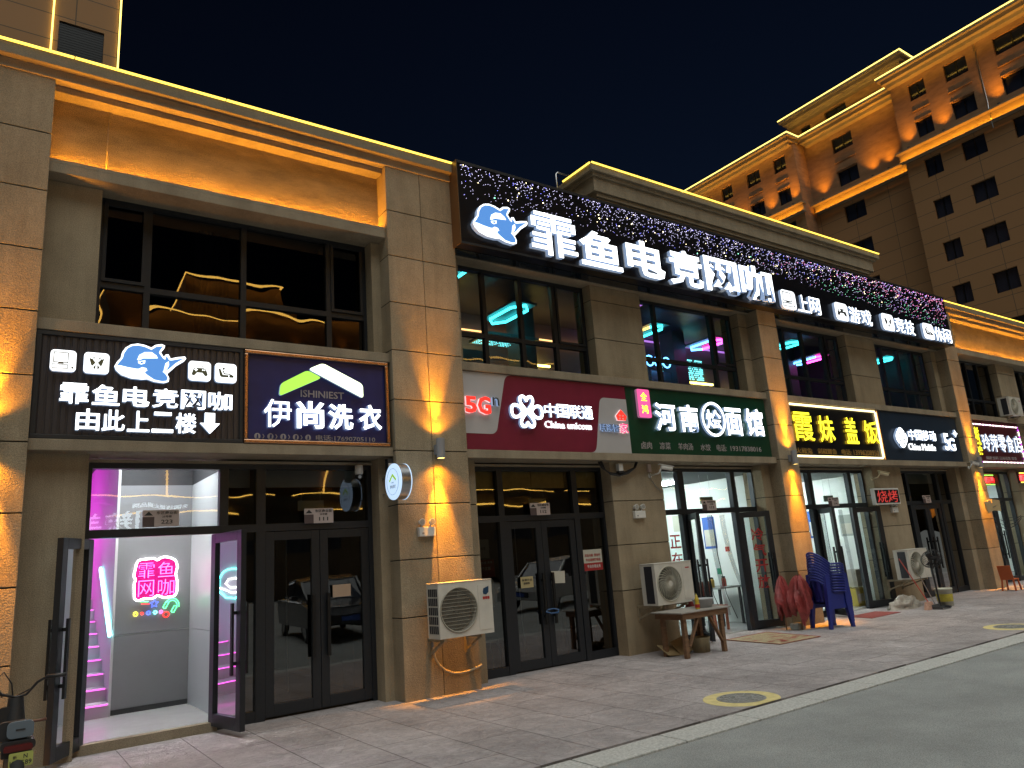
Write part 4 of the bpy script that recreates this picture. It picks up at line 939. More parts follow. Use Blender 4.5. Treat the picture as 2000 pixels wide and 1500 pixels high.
bullet(9.22, 8.72, 2.92, .75, -.18, 'white bullet camera on the pier at the edge of the green sign')
bullet(16.2, 8.80, 2.86, .6, -.2, 'cream bullet camera on the pier over the red light board', paint('cream_plastic', (.62, .55, .36), .5))
bullet(20.32, 8.62, 3.10, .9, -.25, 'white bullet camera at the foot of the slate blue sign', WHITEP, 8.72)
t = thing('dome_camera', (3.96, 9.12, 2.93), 'white dome camera hanging at the door corner beside the round blade sign', 'camera', 'security cameras on the shop fronts')
MB().lathe((3.96, 9.10, 2.83), [(.0, .12), (.05, .12), (.055, .06), (.055, .02), (.05, 0)], 24).build('housing', WHITEP, t)
MB().lathe((3.96, 9.10, 2.76), [(.0, 0), (.03, .008), (.048, .03), (.052, .065)], 24).build('dome', DARKP, t); MB().cyl((3.945, 9.045, 2.795), (3.943, 9.035, 2.793), .022, n=16).build('lens', STEEL, t)
t = thing('transformer_box', (4.30, 8.86, 2.86), 'small black transformer box under the navy sign corner', 'box')
MB().box(4.235, 4.312, 8.80, 8.88, 2.83, 3.0).build('box_body', DARKP, t, bevel=.005); MB().box(4.245, 4.30, 8.795, 8.7995, 2.84, 2.94).build('label_plate', LETTERW, t)
t = thing('cable_bundle', (8.44, 8.95, 2.84), 'black cable loop with a white adapter under the maroon sign', 'cable')
for q in (0, .02, .035): MB().tube([(8.03+q, 8.94-q, 3.03), (8.08+q, 8.93-q, 2.93-q), (8.22, 8.92-q, 2.85-q), (8.42, 8.92-q, 2.825-q), (8.62, 8.92-q, 2.87-q), (8.80, 8.93-q, 2.93), (8.87, 8.94-q, 3.03)], .012, 7).build('cable', DARKP, t)
MB().box(8.40, 8.49, 8.86, 8.94, 2.87, 2.99).build('adapter', WHITEP, t, bevel=.006); MB().box(8.39, 8.50, 8.865, 8.93, 2.835, 2.868).build('plug', DARKP, t)
t = thing('junction_box', (9.20, 8.97, 2.88), 'cream junction box with a trailing wire beside the bullet camera of the green sign', 'box')
MB().box(9.165, 9.235, 8.955, 9.0, 2.87, 3.0).build('box_body', PLATE, t, bevel=.004); MB().tube([(9.20, 8.98, 2.87), (9.22, 8.98, 2.75), (9.32, 8.98, 2.62), (9.46, 8.985, 2.52)], .005, 6).build('wire', GREYP, t)
t = thing('lamp_shelf', (20.75, 8.6, 2.02), 'little bent wooden shelf on the last slim pilaster', 'shelf')
MB().bar((20.48, 8.58, 1.96), (20.76, 8.55, 2.03), .02, .28, upv=(0, 0, 1)).bar((20.76, 8.55, 2.03), (21.12, 8.52, 2.0), .02, .28).build('board', paint('raw_board', (.5, .38, .2), .7), t); MB().bar((20.76, 8.70, 1.9), (20.76, 8.45, 2.0), .02).build('bracket', STEEL, t)

# ------------------------------------------------------------------ things on the pavement
t = thing('plank_table', (8.92, 8.2, 0), 'rough plank table with braced legs under the swirl guarded air conditioner', 'table')
MB().box(8.38, 9.50, 7.88, 8.50, .632, .652).build('table_top', WOODTOP, t, bevel=.004)
MB().box(8.47, 9.40, 7.91, 7.945, .545, .630).box(8.47, 9.40, 8.44, 8.475, .545, .630).box(8.44, 8.469, 7.91, 8.475, .545, .630).box(9.401, 9.43, 7.91, 8.475, .545, .630).build('apron', WOOD, t, bevel=.003)
for x, y, lx in ((8.51, 7.97, -.01), (9.33, 7.97, .0), (8.53, 8.41, 0), (9.33, 8.41, 0)): MB().bar((x, y, .545), (x+lx, y, 0), .065, .06).build('leg', WOOD, t, bevel=.003)
MB().bar((8.56, 7.955, .16), (8.80, 7.955, .54), .05, .03).bar((9.29, 7.955, .16), (9.06, 7.955, .54), .05, .03).build('brace', WOOD, t)
for i, (x, a, w_) in enumerate(((8.62, .12, .30), (8.92, -.22, .34))):
    o = thing('scrap_board', (x, 8.28, 0), ('short plywood offcut lying low under the plank table by the wall', 'square plywood board tilted against the rear leg under the plank table')[i], 'board')
    M = Matrix.Translation((x, 8.28, .004)) @ Matrix.Rotation(a, 4, 'Y') @ Matrix.Rotation(R(-62+20*i), 4, 'X')
    MB().box(-w_/2, w_/2, 0, .012, .03, .30).xf(M).build('board_panel', paint('plywood_%d' % i, (.34-.05*i, .26-.05*i, .14-.03*i), .7, var=.25, scale=8), o)
t = thing('tub', (9.14, 8.26, 0), 'dirty cream tub standing under the plank table', 'tub')
MB().lathe((9.14, 8.26, 0), [(0, 0), (.13, 0), (.145, .20), (.155, .215), (.150, .22), (.138, .205), (.125, .02), (0, .02)], 28).build('tub_body', paint('tub_cream', (.36, .31, .19), .6, var=.35, scale=9, stretch=(1, 1, .3)), t)
t = thing('wash_basin', (9.22, 8.18, .652), 'pale grey wash basin on the plank table', 'basin')
MB().lathe((9.22, 8.18, .653), [(0, 0), (.125, 0), (.165, .12), (.178, .128), (.176, .134), (.158, .122), (.118, .008), (0, .008)], 36).build('basin_body', paint('basin_grey', (.42, .43, .46), .4), t)
t = thing('squeeze_bottle', (8.94, 8.05, .652), 'yellow squeeze bottle on the plank table beside the wash basin', 'bottle')
MB().lathe((8.94, 8.05, .653), [(0, 0), (.034, 0), (.036, .01), (.036, .08), (.028, .10), (.036, .125), (.035, .15), (.018, .175), (.014, .185)], 20).build('bottle_body', paint('bottle_yellow', (.55, .40, .04), .35), t)
MB().lathe((8.94, 8.05, .836), [(.017, 0), (.017, .018), (.006, .03), (.004, .045), (0, .046)], 14).build('cap', paint('cap_yellow', (.62, .5, .12), .4), t)
MB().lathe((8.94, 8.05, .675), [(.0366, 0), (.0366, .05)], 20).build('bottle_label', LETTERR, t)
# folded advertising umbrellas leaning at the pilaster
def umbrella(x, y, lean, h, seed, lab, wd_=.2):
    t = thing('folded_umbrella', (x, y, 0), lab, 'umbrella', 'folded red umbrellas'); rr = random.Random(seed)
    M = Matrix.Translation((x, y, 0)) @ Matrix.Rotation(lean[0], 4, 'Y') @ Matrix.Rotation(lean[1], 4, 'X')
    MB().cyl((0, 0, 0), (0, 0, h+.06), .013, n=10).xf(M).build('pole', WOOD, t)
    n, k = 26, 11; vs = []; ph = [rr.uniform(0, 6.28) for _ in range(9)]
    for i in range(k):
        v = i/(k-1); z = h*(1-v*.62-.02); R0 = wd_*(.16+1.05*v**.6)*(1-.35*max(0, v-.75)/.25)
        for j in range(n):
            a = 2*math.pi*j/n
            f = 1+.24*math.sin(3*a+ph[0]+v*2.2)+.22*math.sin(7*a+ph[1]-v*3)+.12*math.sin(13*a+ph[2]+v*9)
            vs.append((R0*f*math.cos(a+v*.5), R0*f*math.sin(a+v*.5)*.8, z+.035*math.sin(3*a+ph[3]+v*5)*(.3+v)-(.17*max(0, math.sin(2*a+ph[4]))+.08*math.sin(5*a+ph[5]))*max(0, v-.55)*2))
    MB().add(vs, [(i*n+j, i*n+(j+1) % n, (i+1)*n+(j+1) % n, (i+1)*n+j) for i in range(k-1) for j in range(n)], 0, False).xf(M).build('cloth_cover', REDCL, t)
umbrella(11.98, 8.42, (-.10, .16), .98, 4, 'folded red umbrella drooping against the pilaster beside the blue chairs', .215)
umbrella(11.86, 8.66, (.11, -.05), .96, 9, 'second folded red umbrella tucked behind the first at the pilaster', .15)
t = thing('folded_umbrella', (9.46, 8.66, 0), 'small folded red umbrella leaning behind the wash basin', 'umbrella', 'folded red umbrellas')
MB().add([(9.28,8.62,.98),(9.32,8.60,.94),(9.66,8.55,.62),(9.34,8.55,.55),(9.26,8.60,.60),(9.45,8.50,.72)], [(0,1,5),(1,2,5),(5,2,3),(0,5,4),(4,5,3)]).build('cloth_cover', REDCL, t); MB().bar((9.27, 8.63, 1.0), (9.62, 8.58, .70), .016).bar((9.4, 8.66, .9), (9.52, 8.6, 0), .014).build('pole', WOOD, t)
t = thing('umbrella_base', (12.02, 8.52, 0), 'small concrete block holding the folded red umbrella poles', 'base')
MB().rrect(-.11, .11, 0, .11, .02, -.08, .08).xf(Matrix.Translation((12.0, 8.52, 0))).build('block', paint('concrete', (.27, .27, .25), .9, var=.2, scale=20), t)
# stack of blue plastic armchairs
def chair_proto(x, y):
    t = thing('plastic_chair', (x, y, 0), 'lowest blue plastic armchair of the tall stack', 'chair', 'stacked blue plastic chairs')
    o = Vector((x, y, 0)); m = MB(); P = lambda a, b, c: o+Vector((a, b, c))
    # seat: dished slab
    vs = []; n = 8
    for i in range(n+1):
        for j in range(n+1):
            u, v = i/n*2-1, j/n*2-1; vs.append(P(.02+u*.20, v*.205, .43-.018*(1-u*u)*(1-v*v)+.012*u))
    m.add(vs, [(i*(n+1)+j, i*(n+1)+j+1, (i+1)*(n+1)+j+1, (i+1)*(n+1)+j) for i in range(n) for j in range(n)], 0, True)
    m.bar(P(.225, -.2, .425), P(.225, .2, .425), .03, .045).box(x-.17, x+.22, y-.225, y-.212, .33, .43).box(x-.17, x+.22, y+.212, y+.225, .33, .43).box(x+.225, x+.237, y-.2, y+.2, .35, .42).build('seat', BLUEC, t)
    b = MB(); k = 11; rim = []
    for i in range(k):
        a = R(98)+R(164)*i/(k-1); rim.append(P(.0+.235*math.cos(a)-.03, .235*math.sin(a), .60+.24*max(0, -math.cos(a))**1.1))
    b.tube(rim, .017, 8)
    for i in range(k-1):
        q0, q1 = rim[i], rim[i+1]; f0 = lambda q: Vector((q.x+.050, y+(q.y-y)*.84, .45)); a0, a1 = q0.lerp(q1, .10), q0.lerp(q1, .90)
        if i % 2 == 0 or i in (1, k-3): b.add([a0, a1, f0(a1), f0(a0)], [(0, 1, 2, 3)], 0, True)
        else: b.add([a0.lerp(f0(a0), .55), a1.lerp(f0(a1), .55), f0(a1), f0(a0)], [(0, 1, 2, 3)], 0, True)
    b.build('backrest', BLUEC, t)
    for s_ in (-1, 1):
        a = MB(); a.tube([rim[0 if s_ > 0 else -1], P(.06, s_*.245, .625), P(.16, s_*.245, .62), P(.215, s_*.235, .60), P(.225, s_*.225, .56)], .018, 8).bar(P(.222, s_*.225, .57), P(.225, s_*.21, .42), .035, .02)
        a.build('armrest', BLUEC, t)
        for u, tx in ((.215, .265), (-.175, -.235)):
            l = MB(); w0, w1 = .042, .026
            p0, p1 = P(u, s_*.205, .45), P(tx, s_*.225, 0); vs = []
            for p, w_ in ((p0, w0), (p1, w1)): vs += [p+Vector((dx*w_, dy*w_, 0)) for dx, dy in ((-1, -1), (1, -1), (1, 1), (-1, 1))]
            l.add(vs, [(0,3,2,1),(4,5,6,7),(0,1,5,4),(1,2,6,5),(2,3,7,6),(3,0,4,7)]); l.build('leg', BLUEC, t)
    return t
ch = chair_proto(12.42, 8.12)
ordinal = ['', 'second', 'third', 'fourth', 'fifth', 'sixth', 'seventh', 'eighth', 'ninth', 'tenth']
for k in range(1, 11):
    c = copy_tree(ch); c.location = (12.42+.004*k+random.uniform(-.003, .003), 8.12+random.uniform(-.003, .003), .047*k)
    c['label'] = 'topmost blue plastic armchair of the tall stack' if k == 10 else '%s blue plastic armchair from the bottom of the tall stack' % ordinal[k]
for o in [q for q in C.objects if q.name.startswith('plastic_chair')]: o.rotation_euler.z = R(-14)
# door mats
def mat(pts, col, lab, pat):
    cx = sum(p[0] for p in pts)/4; cy = sum(p[1] for p in pts)/4; t = thing('door_mat', (cx, cy, 0), lab, 'mat')
    m = MB(); m.add([(x, y, .008) for x, y in pts]+[(x, y, 0) for x, y in pts], [(0,1,2,3),(0,4,5,1),(1,5,6,2),(2,6,7,3),(3,7,4,0)]); m.build('mat_body', col, t)
    if pat:
        m = MB(); rr = random.Random(5); L = lambda u, v: tuple(Vector(pts[0]).lerp(Vector(pts[1]), v).lerp(Vector(pts[3]).lerp(Vector(pts[2]), v), u))
        for _ in range(34):
            u, v = rr.uniform(.05, .9), rr.choice([.22, .45, .68, .82])+rr.uniform(-.05, .05); du, dv = rr.uniform(.04, .16), rr.uniform(.02, .05)
            q = [L(u, v), L(u, v+dv), L(u+du, v+dv+.03), L(u+du, v+.03)]
            if min(max(a) for a in q) and u+du < .97 and v+dv < .95: m.add([(x, y, .0095+.0002*_) for x, y in q], [(0, 1, 2, 3)])
        for a, b in (((0, 0), (1, 0)), ((0, 1), (1, 1)), ((0, 0), (0, 1)), ((1, 0), (1, 1))): m.bar((*L(*a), .010), (*L(*b), .010), .02, .004)
        m.build('worn_pattern', paint('mat_red', (.30, .05, .04), .9, var=.3, scale=20), t)
mat([(10.35, 8.80), (10.22, 7.62), (11.22, 7.58), (11.46, 8.80)], paint('mat_straw', (.34, .28, .17), .95, var=.35, scale=22, bump=.5, bscale=90), 'worn straw coloured mat with red pattern before the noodle house door', True)
mat([(14.02, 8.80), (13.86, 8.2), (14.98, 8.24), (15.06, 8.82)], paint('mat_brick', (.27, .06, .05), .95, var=.2, scale=25, bump=.5, bscale=120), 'plain dark red mat before the door under the yellow lettered sign', False)
# fan, broom, dustpan, pail, sack
t = thing('pedestal_fan', (16.0, 7.92, 0), 'black pedestal fan with its head turned down on the pavement', 'fan')
MB().lathe((16.0, 7.95, 0), [(0, .035), (.19, .03), (.20, .012), (.19, 0)], 28).build('base', DARKP, t); MB().cyl((16.0, 7.95, .02), (15.93, 7.95, .92), .018, n=12).build('pole', DARKP, t)
Mf = Matrix.Translation((15.90, 7.90, .98)) @ Matrix.Rotation(R(-40), 4, 'Z') @ Matrix.Rotation(R(35), 4, 'X')
m = MB()
for k in range(30):
    a = 2*math.pi*k/30; m.tube([(.03*math.cos(a), -.10, .03*math.sin(a)), (.12*math.cos(a), -.12, .12*math.sin(a)), (.20*math.cos(a), -.07, .20*math.sin(a)), (.20*math.cos(a), .0, .20*math.sin(a)), (.10*math.cos(a), .04, .10*math.sin(a))], .003, 4)
for rr, yy in ((.205, -.03), (.12, -.12), (.205, 0)): m.tube([(rr*math.cos(i*.1745), yy, rr*math.sin(i*.1745)) for i in range(36)], .006, 5, closed=True)
m.xf(Mf).build('fan_guard', DARKP, t)
m = MB()
for k in range(3):
    a = k*2.094; m.add([(.03*math.cos(a), -.03, .03*math.sin(a)), (.17*math.cos(a-.3), -.05, .17*math.sin(a-.3)), (.18*math.cos(a+.35), -.01, .18*math.sin(a+.35)), (.03*math.cos(a+.8), -.02, .03*math.sin(a+.8))], [(0, 1, 2, 3)])
m.xf(Mf).build('fan_blade', paint('fan_dark', (.05, .05, .055), .4), t); MB().cyl((0, .0, 0), (0, .17, 0), .065, .05, 18).xf(Mf).build('motor', DARKP, t)
t = thing('broom', (15.55, 7.96, 0), 'broom with pink bristles standing beside the black pedestal fan', 'broom')
MB().cyl((15.55, 7.95, .14), (15.36, 8.28, 1.02), .011, n=8).build('handle', paint('broom_red', (.5, .08, .06), .5), t)
MB().add([(15.46,7.92,.15),(15.64,7.92,.15),(15.64,7.98,.15),(15.46,7.98,.15),(15.42,7.90,0),(15.70,7.90,0),(15.70,8.0,0),(15.42,8.0,0)], [(0,1,2,3),(0,4,5,1),(1,5,6,2),(2,6,7,3),(3,7,4,0)]).build('bristles', paint('bristle_pink', (.5, .3, .22), .9, var=.3, scale=40), t)
t = thing('dustpan', (15.72, 7.78, 0), 'dark long handled dustpan on the pavement before the broom', 'dustpan')
MB().box(15.56, 15.88, 7.68, 7.90, 0, .008).box(15.56, 15.88, 7.892, 7.90, .008, .09).box(15.56, 15.568, 7.70, 7.891, .008, .05).box(15.872, 15.88, 7.70, 7.891, .008, .05).build('pan', paint('pan_grey', (.07, .075, .08), .5), t)
MB().cyl((15.72, 7.90, .06), (15.62, 8.12, .82), .010, n=8).build('handle', STEEL, t)
t = thing('paint_pail', (16.30, 7.98, 0), 'used white and yellow paint pail beside the black pedestal fan', 'pail')
MB().lathe((16.34, 8.0, 0), [(0, 0), (.14, 0), (.162, .32), (.17, .325), (.17, .35), (.158, .35), (.14, .02), (0, .02)], 30).build('pail_body', paint('pail_white', (.55, .55, .45), .45, var=.1), t)
MB().lathe((16.34, 8.0, .09), [(.1475, 0), (.1575, .15)], 30).build('label_band', paint('pail_label', (.45, .38, .05), .5, var=.3, scale=10), t)
t = thing('plastic_sack', (15.75, 8.62, 0), 'crumpled pale plastic sack on the ground under the farther air conditioner', 'sack')
m = MB(); n, k = 30, 12; rr = random.Random(8); vs = []
from mathutils import noise
for i in range(k+1):
    for j in range(n):
        a = 2*math.pi*j/n; v = i/k; p = Vector((math.cos(a)*math.sin(v*1.57), math.sin(a)*math.sin(v*1.57), math.cos(v*1.57)))
        f = 1+.38*noise.noise(p*2.3+Vector((3, 1, 0)))+.2*noise.noise(p*6); vs.append((15.75+p.x*.50*f, 8.55+p.y*.20*f, max(0, p.z*.24*f)))
m.add(vs, [(i*n+j, (i+1)*n+j, (i+1)*n+(j+1) % n, i*n+(j+1) % n) for i in range(k) for j in range(n)], 0, True).build('sack_body', paint('sack_grey', (.40, .37, .32), .35, var=.25, scale=12, bump=.5, bscale=14), t)
# small orange chair
t = thing('small_chair', (20.0, 8.22, 0), 'small orange plastic chair by the snack shop door', 'chair'); OR = paint('chair_orange', (.55, .12, .03), .45)
MB().box(19.86, 20.14, 8.06, 8.36, .25, .275).build('seat', OR, t, bevel=.01); MB().bar((19.87, 8.21, .27), (19.80, 8.21, .58), .018, .29).build('backrest', OR, t, bevel=.006)
for a, b in ((19.88, 8.09), (20.12, 8.09), (19.88, 8.33), (20.12, 8.33)): MB().bar((a, b, .25), (a+(a-20)*.25, b+(b-8.21)*.2, 0), .03).build('leg', OR, t)

# ------------------------------------------------------------------ electric scooter at the near corner
t = thing('electric_scooter', (.33, 7.3, 0), 'small electric scooter with blue grey back pad and green plate, parked at the first pilaster', 'scooter')
sx = .30
for y, nm in ((6.98, 0), (8.12, 1)):
    wq = MB(); pr = [(sx+0, 0)]
    ring = [(sx, y+.19*math.cos(i*.1745), .235+.19*math.sin(i*.1745)) for i in range(36)]
    wh = MB().tube(ring, .045, 10, closed=True).build('wheel', paint('tyre_%d' % nm, (.015, .015, .015), .8), t)
    MB().cyl((sx-.03, y, .235), (sx+.03, y, .235), .14, n=24).build('rim', GREYP, wh)
MB().tube([(sx, 7.05, .42), (sx, 7.35, .30), (sx, 7.8, .28), (sx, 7.98, .45), (sx, 7.93, .78)], .05, 10).tube([(sx, 7.93, .75), (sx, 8.12, .235)], .03, 8).build('frame', DARKP, t)
MB().rrect(sx-.11, sx+.11, .50, .57, .03, 6.98, 7.62).build('seat', DARKP, t, bevel=.01)
MB().rrect(sx-.075, sx+.095, .585, .70, .035, 7.00, 7.05).build('back_pad', paint('pad_blue', (.12, .16, .20), .5), t, bevel=.012); MB().rrect(sx-.14, sx+.08, .565, .70, .05, 7.052, 7.13).build('pad_shell', DARKP, t, bevel=.02)
m = MB(); m.rrect(sx-.02, sx+.04, .638, .648, .003, 6.996, 6.999); m.build('maker_mark', DARKP, t)
MB().box(sx-.05, sx+.05, 7.06, 7.12, .44, .57).box(sx-.10, sx+.09, 7.0, 7.2, .455, .50).build('luggage_bracket', DARKP, t); MB().rrect(sx-.09, sx+.09, .505, .545, .015, 6.93, 6.98).build('tail_light', paint('tail_red', (.10, .005, .005), .25), t)
MB().rrect(sx-.055, sx+.095, .405, .50, .01, 6.90, 6.905).build('number_plate', paint('plate_green', (.42, .46, .12), .5), t)
m = MB(); text(m, '新', sx-.03, sx-.005, .458, .482, 6.899, .001, .01); text(m, 'N', sx+.035, sx+.06, .458, .487, 6.899, .001, .02); text(m, 'K14589', sx-.047, sx+.087, .415, .447, 6.899, .001, .012); m.build('plate_lettering', LETTERD, t)
MB().tube([(sx-.10, 6.93, .14), (sx-.09, 6.90, .26), (sx, 6.89, .31), (sx+.09, 6.90, .26), (sx+.10, 6.93, .14)], .012, 6).rrect(sx-.075, sx+.08, .17, .31, .05, 6.915, 6.93).build('mudguard', paint('guard_chrome', (.35, .38, .42), .15, metal=.8), t)
hb = [(sx-.33, 7.72, .90), (sx-.20, 7.76, .915), (sx-.10, 7.84, .82), (sx, 7.86, .785), (sx+.07, 7.84, .80), (sx+.14, 7.79, .89), (sx+.20, 7.76, .925), (sx+.34, 7.70, .93)]
MB().tube(hb, .011, 8).tube([hb[0], hb[1]], .017, 8).tube([hb[-2], hb[-1]], .017, 8).build('handlebar', DARKP, t)
MB().tube([(sx-.10, 7.84, .80), (sx-.16, 7.80, .95), (sx-.10, 7.80, 1.0), (sx-.04, 7.84, .90), (sx-.02, 7.86, .76)], .006, 6).tube([(sx+.14, 7.79, .89), (sx+.10, 7.85, .84), (sx, 7.9, .79), (sx-.2, 7.88, .83)], .006, 6).build('brake_cable', DARKP, t)
MB().cyl((sx, 7.86, .60), (sx, 7.88, .78), .075, .055, 16).rrect(sx-.12, sx+.05, .60, .72, .03, 7.82, 7.86).build('headstock', DARKP, t); MB().tube([(sx+.05, 7.5, .60), (sx+.12, 7.48, .625), (sx+.20, 7.46, .63)], [.008, .010, .013], 8).build('foot_lever', paint('lever_brown', (.12, .05, .03), .5), t)
MB().add([(sx-.16,7.4,.62),(sx-.06,7.4,.66),(sx-.02,7.4,.60),(sx-.12,7.4,.50),(sx-.24,7.4,.54)], [(0,1,2,3,4)]).build('paper_tag', PAPER, t)

# ------------------------------------------------------------------ neon signs in the stair entrance
t = thing('neon_sign', (1.86, 10.88, 1.70), 'pink neon characters in a white outline over neon headphones on the grey wall', 'neon sign')
N_P = emit('neon_pink', (1., .16, .72), 3.); N_W = emit('neon_white', (1., 1., 1.), 6.); N_PB = emit('neon_pink_back', (.62, .0, .20), .75); N_B = emit('neon_blue', (.08, .14, 1.), 3.); N_G = emit('neon_green', (.12, 1., .35), 3.); N_Y = emit('neon_yellow', (1., .9, .05), 3.); N_R = emit('neon_red', (1., .04, .03), 2.5); N_C = emit('neon_cyan', (.15, .95, .9), 5.)
out = [(1.63,1.95),(1.83,1.96),(1.86,1.93),(1.93,1.975),(2.02,1.96),(2.09,1.92),(2.115,1.83),(2.09,1.74),(2.115,1.66),(2.115,1.50),(2.08,1.455),(1.95,1.45),(1.88,1.49),(1.83,1.45),(1.72,1.46),(1.66,1.435),(1.61,1.46),(1.60,1.66),(1.62,1.70),(1.59,1.75)]
out = rounded(out, .05, 4)
bk = MB().prism(out, 10.875, 10.882).build('backing_panel', N_PB, t)
MB().tube([(a, 10.868, b) for a, b in out], .012, 8, closed=True).build('outline_tube', N_W, t)
for c, a, b, z0, z1 in (('霏', 1.645, 1.835, 1.715, 1.905), ('鱼', 1.88, 2.07, 1.715, 1.905), ('网', 1.65, 1.835, 1.485, 1.685), ('咖', 1.885, 2.08, 1.485, 1.685)):
    mm = MB(); text(mm, c, a, b, z0, z1, 10.866, .006, -.012); mm.build('character', N_P, t)
def curve(name, pts, r, mt, closed=False): MB().tube([(a, 10.866, b) for a, b in pts], r, 6, closed=closed).build(name, mt, t)
curve('star', [(1.845+(.052 if i % 2 == 0 else .024)*math.cos(R(90+36*i)), 1.385+(.052 if i % 2 == 0 else .024)*math.sin(R(90+36*i))) for i in range(10)], .006, N_B, True)
curve('speed_line', [(1.675, 1.425), (1.775, 1.415)], .006, N_G); curve('speed_line', [(1.69, 1.395), (1.79, 1.385)], .006, N_R)
for x, z, rr, mt in ((1.705, 1.275, .013, N_R), (1.78, 1.275, .02, N_B), (1.86, 1.275, .018, N_C), (1.93, 1.275, .016, N_P), (1.99, 1.235, .034, N_R), (1.63, 1.275, .022, N_Y)):
    curve('dot_ring', [(x+rr*math.cos(i*.393), z+rr*math.sin(i*.393)) for i in range(16)], .007, mt, True)
for q in (.085, .062): curve('headphone_band', [(2.06+q*math.cos(R(150-i*16)), 1.335+q*1.15*math.sin(R(150-i*16))) for i in range(11)], .006, N_G)
for (cx, cz, a) in ((1.985, 1.355, 62), (2.085, 1.295, 62)):
    ca, sa = math.cos(R(a)), math.sin(R(a)); curve('headphone_cup', [(cx+u*ca-v*sa, cz+u*sa+v*ca) for u, v in ((-.04, -.018), (.04, -.018), (.045, 0), (.04, .018), (-.04, .018), (-.045, 0))], .006, N_G, True)
t = thing('neon_sign', (.21, 11.6, 1.5), 'cyan neon racing helmet on the stair wall, mirrored in the open door leaf', 'neon sign')
def curve2(name, pts, r, mt): MB().tube([(.215, 11.6+a*1.2, 1.52+b*1.2) for a, b in pts], r, 6).build(name, mt, t)
curve2('helmet_outline', [(.30*math.cos(R(20+i*10)), .22*math.sin(R(20+i*10))) for i in range(15)]+[(-.26, -.08), (-.1, -.16), (.12, -.15), (.27, -.06), (.28, .07)], .010, N_C)
curve2('visor_line', [(-.24, .04), (-.1, .10), (.05, .09), (.14, .03), (.02, -.02), (-.16, -.02), (-.24, .04)], .008, N_W); curve2('visor_line', [(-.2, -.08), (0, -.09), (.26, -.02)], .008, N_W)

# ------------------------------------------------------------------ notices on the glass, things behind it
def notice(x0, x1, z0, z1, y, mt, lab, lines=(), col=LETTERD, band=None, name='notice', rot=0):
    t = thing(name, ((x0+x1)/2, y, z0), lab, 'notice'); M = Matrix.Translation(((x0+x1)/2, y, (z0+z1)/2)) @ Matrix.Rotation(rot, 4, 'Y') @ Matrix.Translation((-(x0+x1)/2, -y, -(z0+z1)/2))
    MB().box(x0, x1, y, y+.003, z0, z1).xf(M).build('sheet', mt, t)
    if band: MB().box(x0, x1, y-.002, y-.0003, z0, z0+(z1-z0)*band).xf(M).build('red_band', PAPERR, t)
    for i, (s_, a, b, c, d) in enumerate(lines):
        m = MB(); text(m, s_, x0+a*(x1-x0), x0+b*(x1-x0), z0+c*(z1-z0), z0+d*(z1-z0), y-.004, .001, .012); m.xf(M).build('lettering', col if c > (band or 0) else LETTERW, t)
    return t
notice(7.76, 8.17, 1.33, 1.655, 9.24, PAPER, 'white and red opening notice on the glass beside the door numbered 112', [('欢迎光临  营业中', .12, .9, .66, .80), ('外出请拨打电话', .15, .9, .44, .58), ('专业办理业务', .2, .88, .12, .28)], LETTERR, .36)
notice(7.10, 7.36, 1.19, 1.37, 9.225, PAPER, 'blank cream sheet taped on the door of number 112', rot=.05)
notice(6.52, 6.75, 1.17, 1.33, 9.225, paint('paper_yellow', (.45, .38, .2), .8), 'yellowed sheet hung by a string on the door of number 112', [('有事外出', .1, .9, .6, .8), ('请稍等', .2, .7, .3, .5)])
notice(5.84, 6.05, 1.64, 1.91, 9.30, PAPER, 'pale framed notice behind the side glass of number 112', [('公告', .3, .7, .45, .6)])
notice(5.78, 6.13, 1.37, 1.62, 9.31, PAPERR, 'red price poster behind the side glass of number 112', [('靓号办理 宽带', .1, .9, .75, .9), ('套餐优惠', .2, .8, .4, .6)], LETTERW)
notice(5.85, 6.10, .95, 1.34, 9.32, PAPER, 'grey white leaflet stand sheet behind the side glass of number 112')
notice(3.62, 3.86, 1.30, 1.45, 9.225, paint('oval_card', (.45, .33, .24), .8), 'tan card on the door of number 111')
t = thing('glass_lettering', (9.96, 9.28, 1.3), 'big red characters on the side glass of the noodle house', 'lettering')
for i, c in enumerate('正在营业'): mm = MB(); text(mm, c, 9.80, 10.07, 1.57-.30*i, 1.80-.30*i, 9.265, .003, .014); mm.build('character', LETTERR, t)
for X_, y0, y1, z0, z1, mt, lab in ((12.655, 10.64, 10.96, 1.50, 2.16, PAPERB, 'blue and white poster on the side wall inside the noodle house door'), (12.655, 11.58, 11.80, 1.92, 2.27, PAPER, 'pale certificate on the noodle house side wall, deepest inside'),
    (12.655, 10.33, 10.43, 1.42, 1.52, LETTERR, 'small red square notice on the noodle house side wall'), (12.655, 10.62, 10.72, .97, 1.09, paint('sticker_green', (.05, .4, .2), .5), 'small green sticker low on the noodle house side wall'),
    (16.595, 10.86, 11.02, 1.55, 2.2, PAPERB, 'tall blue poster on the side wall under the yellow lettered sign'), (16.595, 9.88, 10.20, 1.54, 2.03, paint('frame_grey', (.36, .40, .37), .4), 'grey framed board on the side wall under the yellow lettered sign')):
    t = thing('wall_poster', (X_, (y0+y1)/2, z0), lab, 'poster'); MB().box(X_-.012, X_, y0, y1, z0, z1).build('sheet', mt, t); 
    if y1-y0 > .12: MB().box(X_-.015, X_-.0125, y0+.03, y1-.03, z0+.05, z0+(z1-z0)*.6).build('printed_field', PAPER, t)
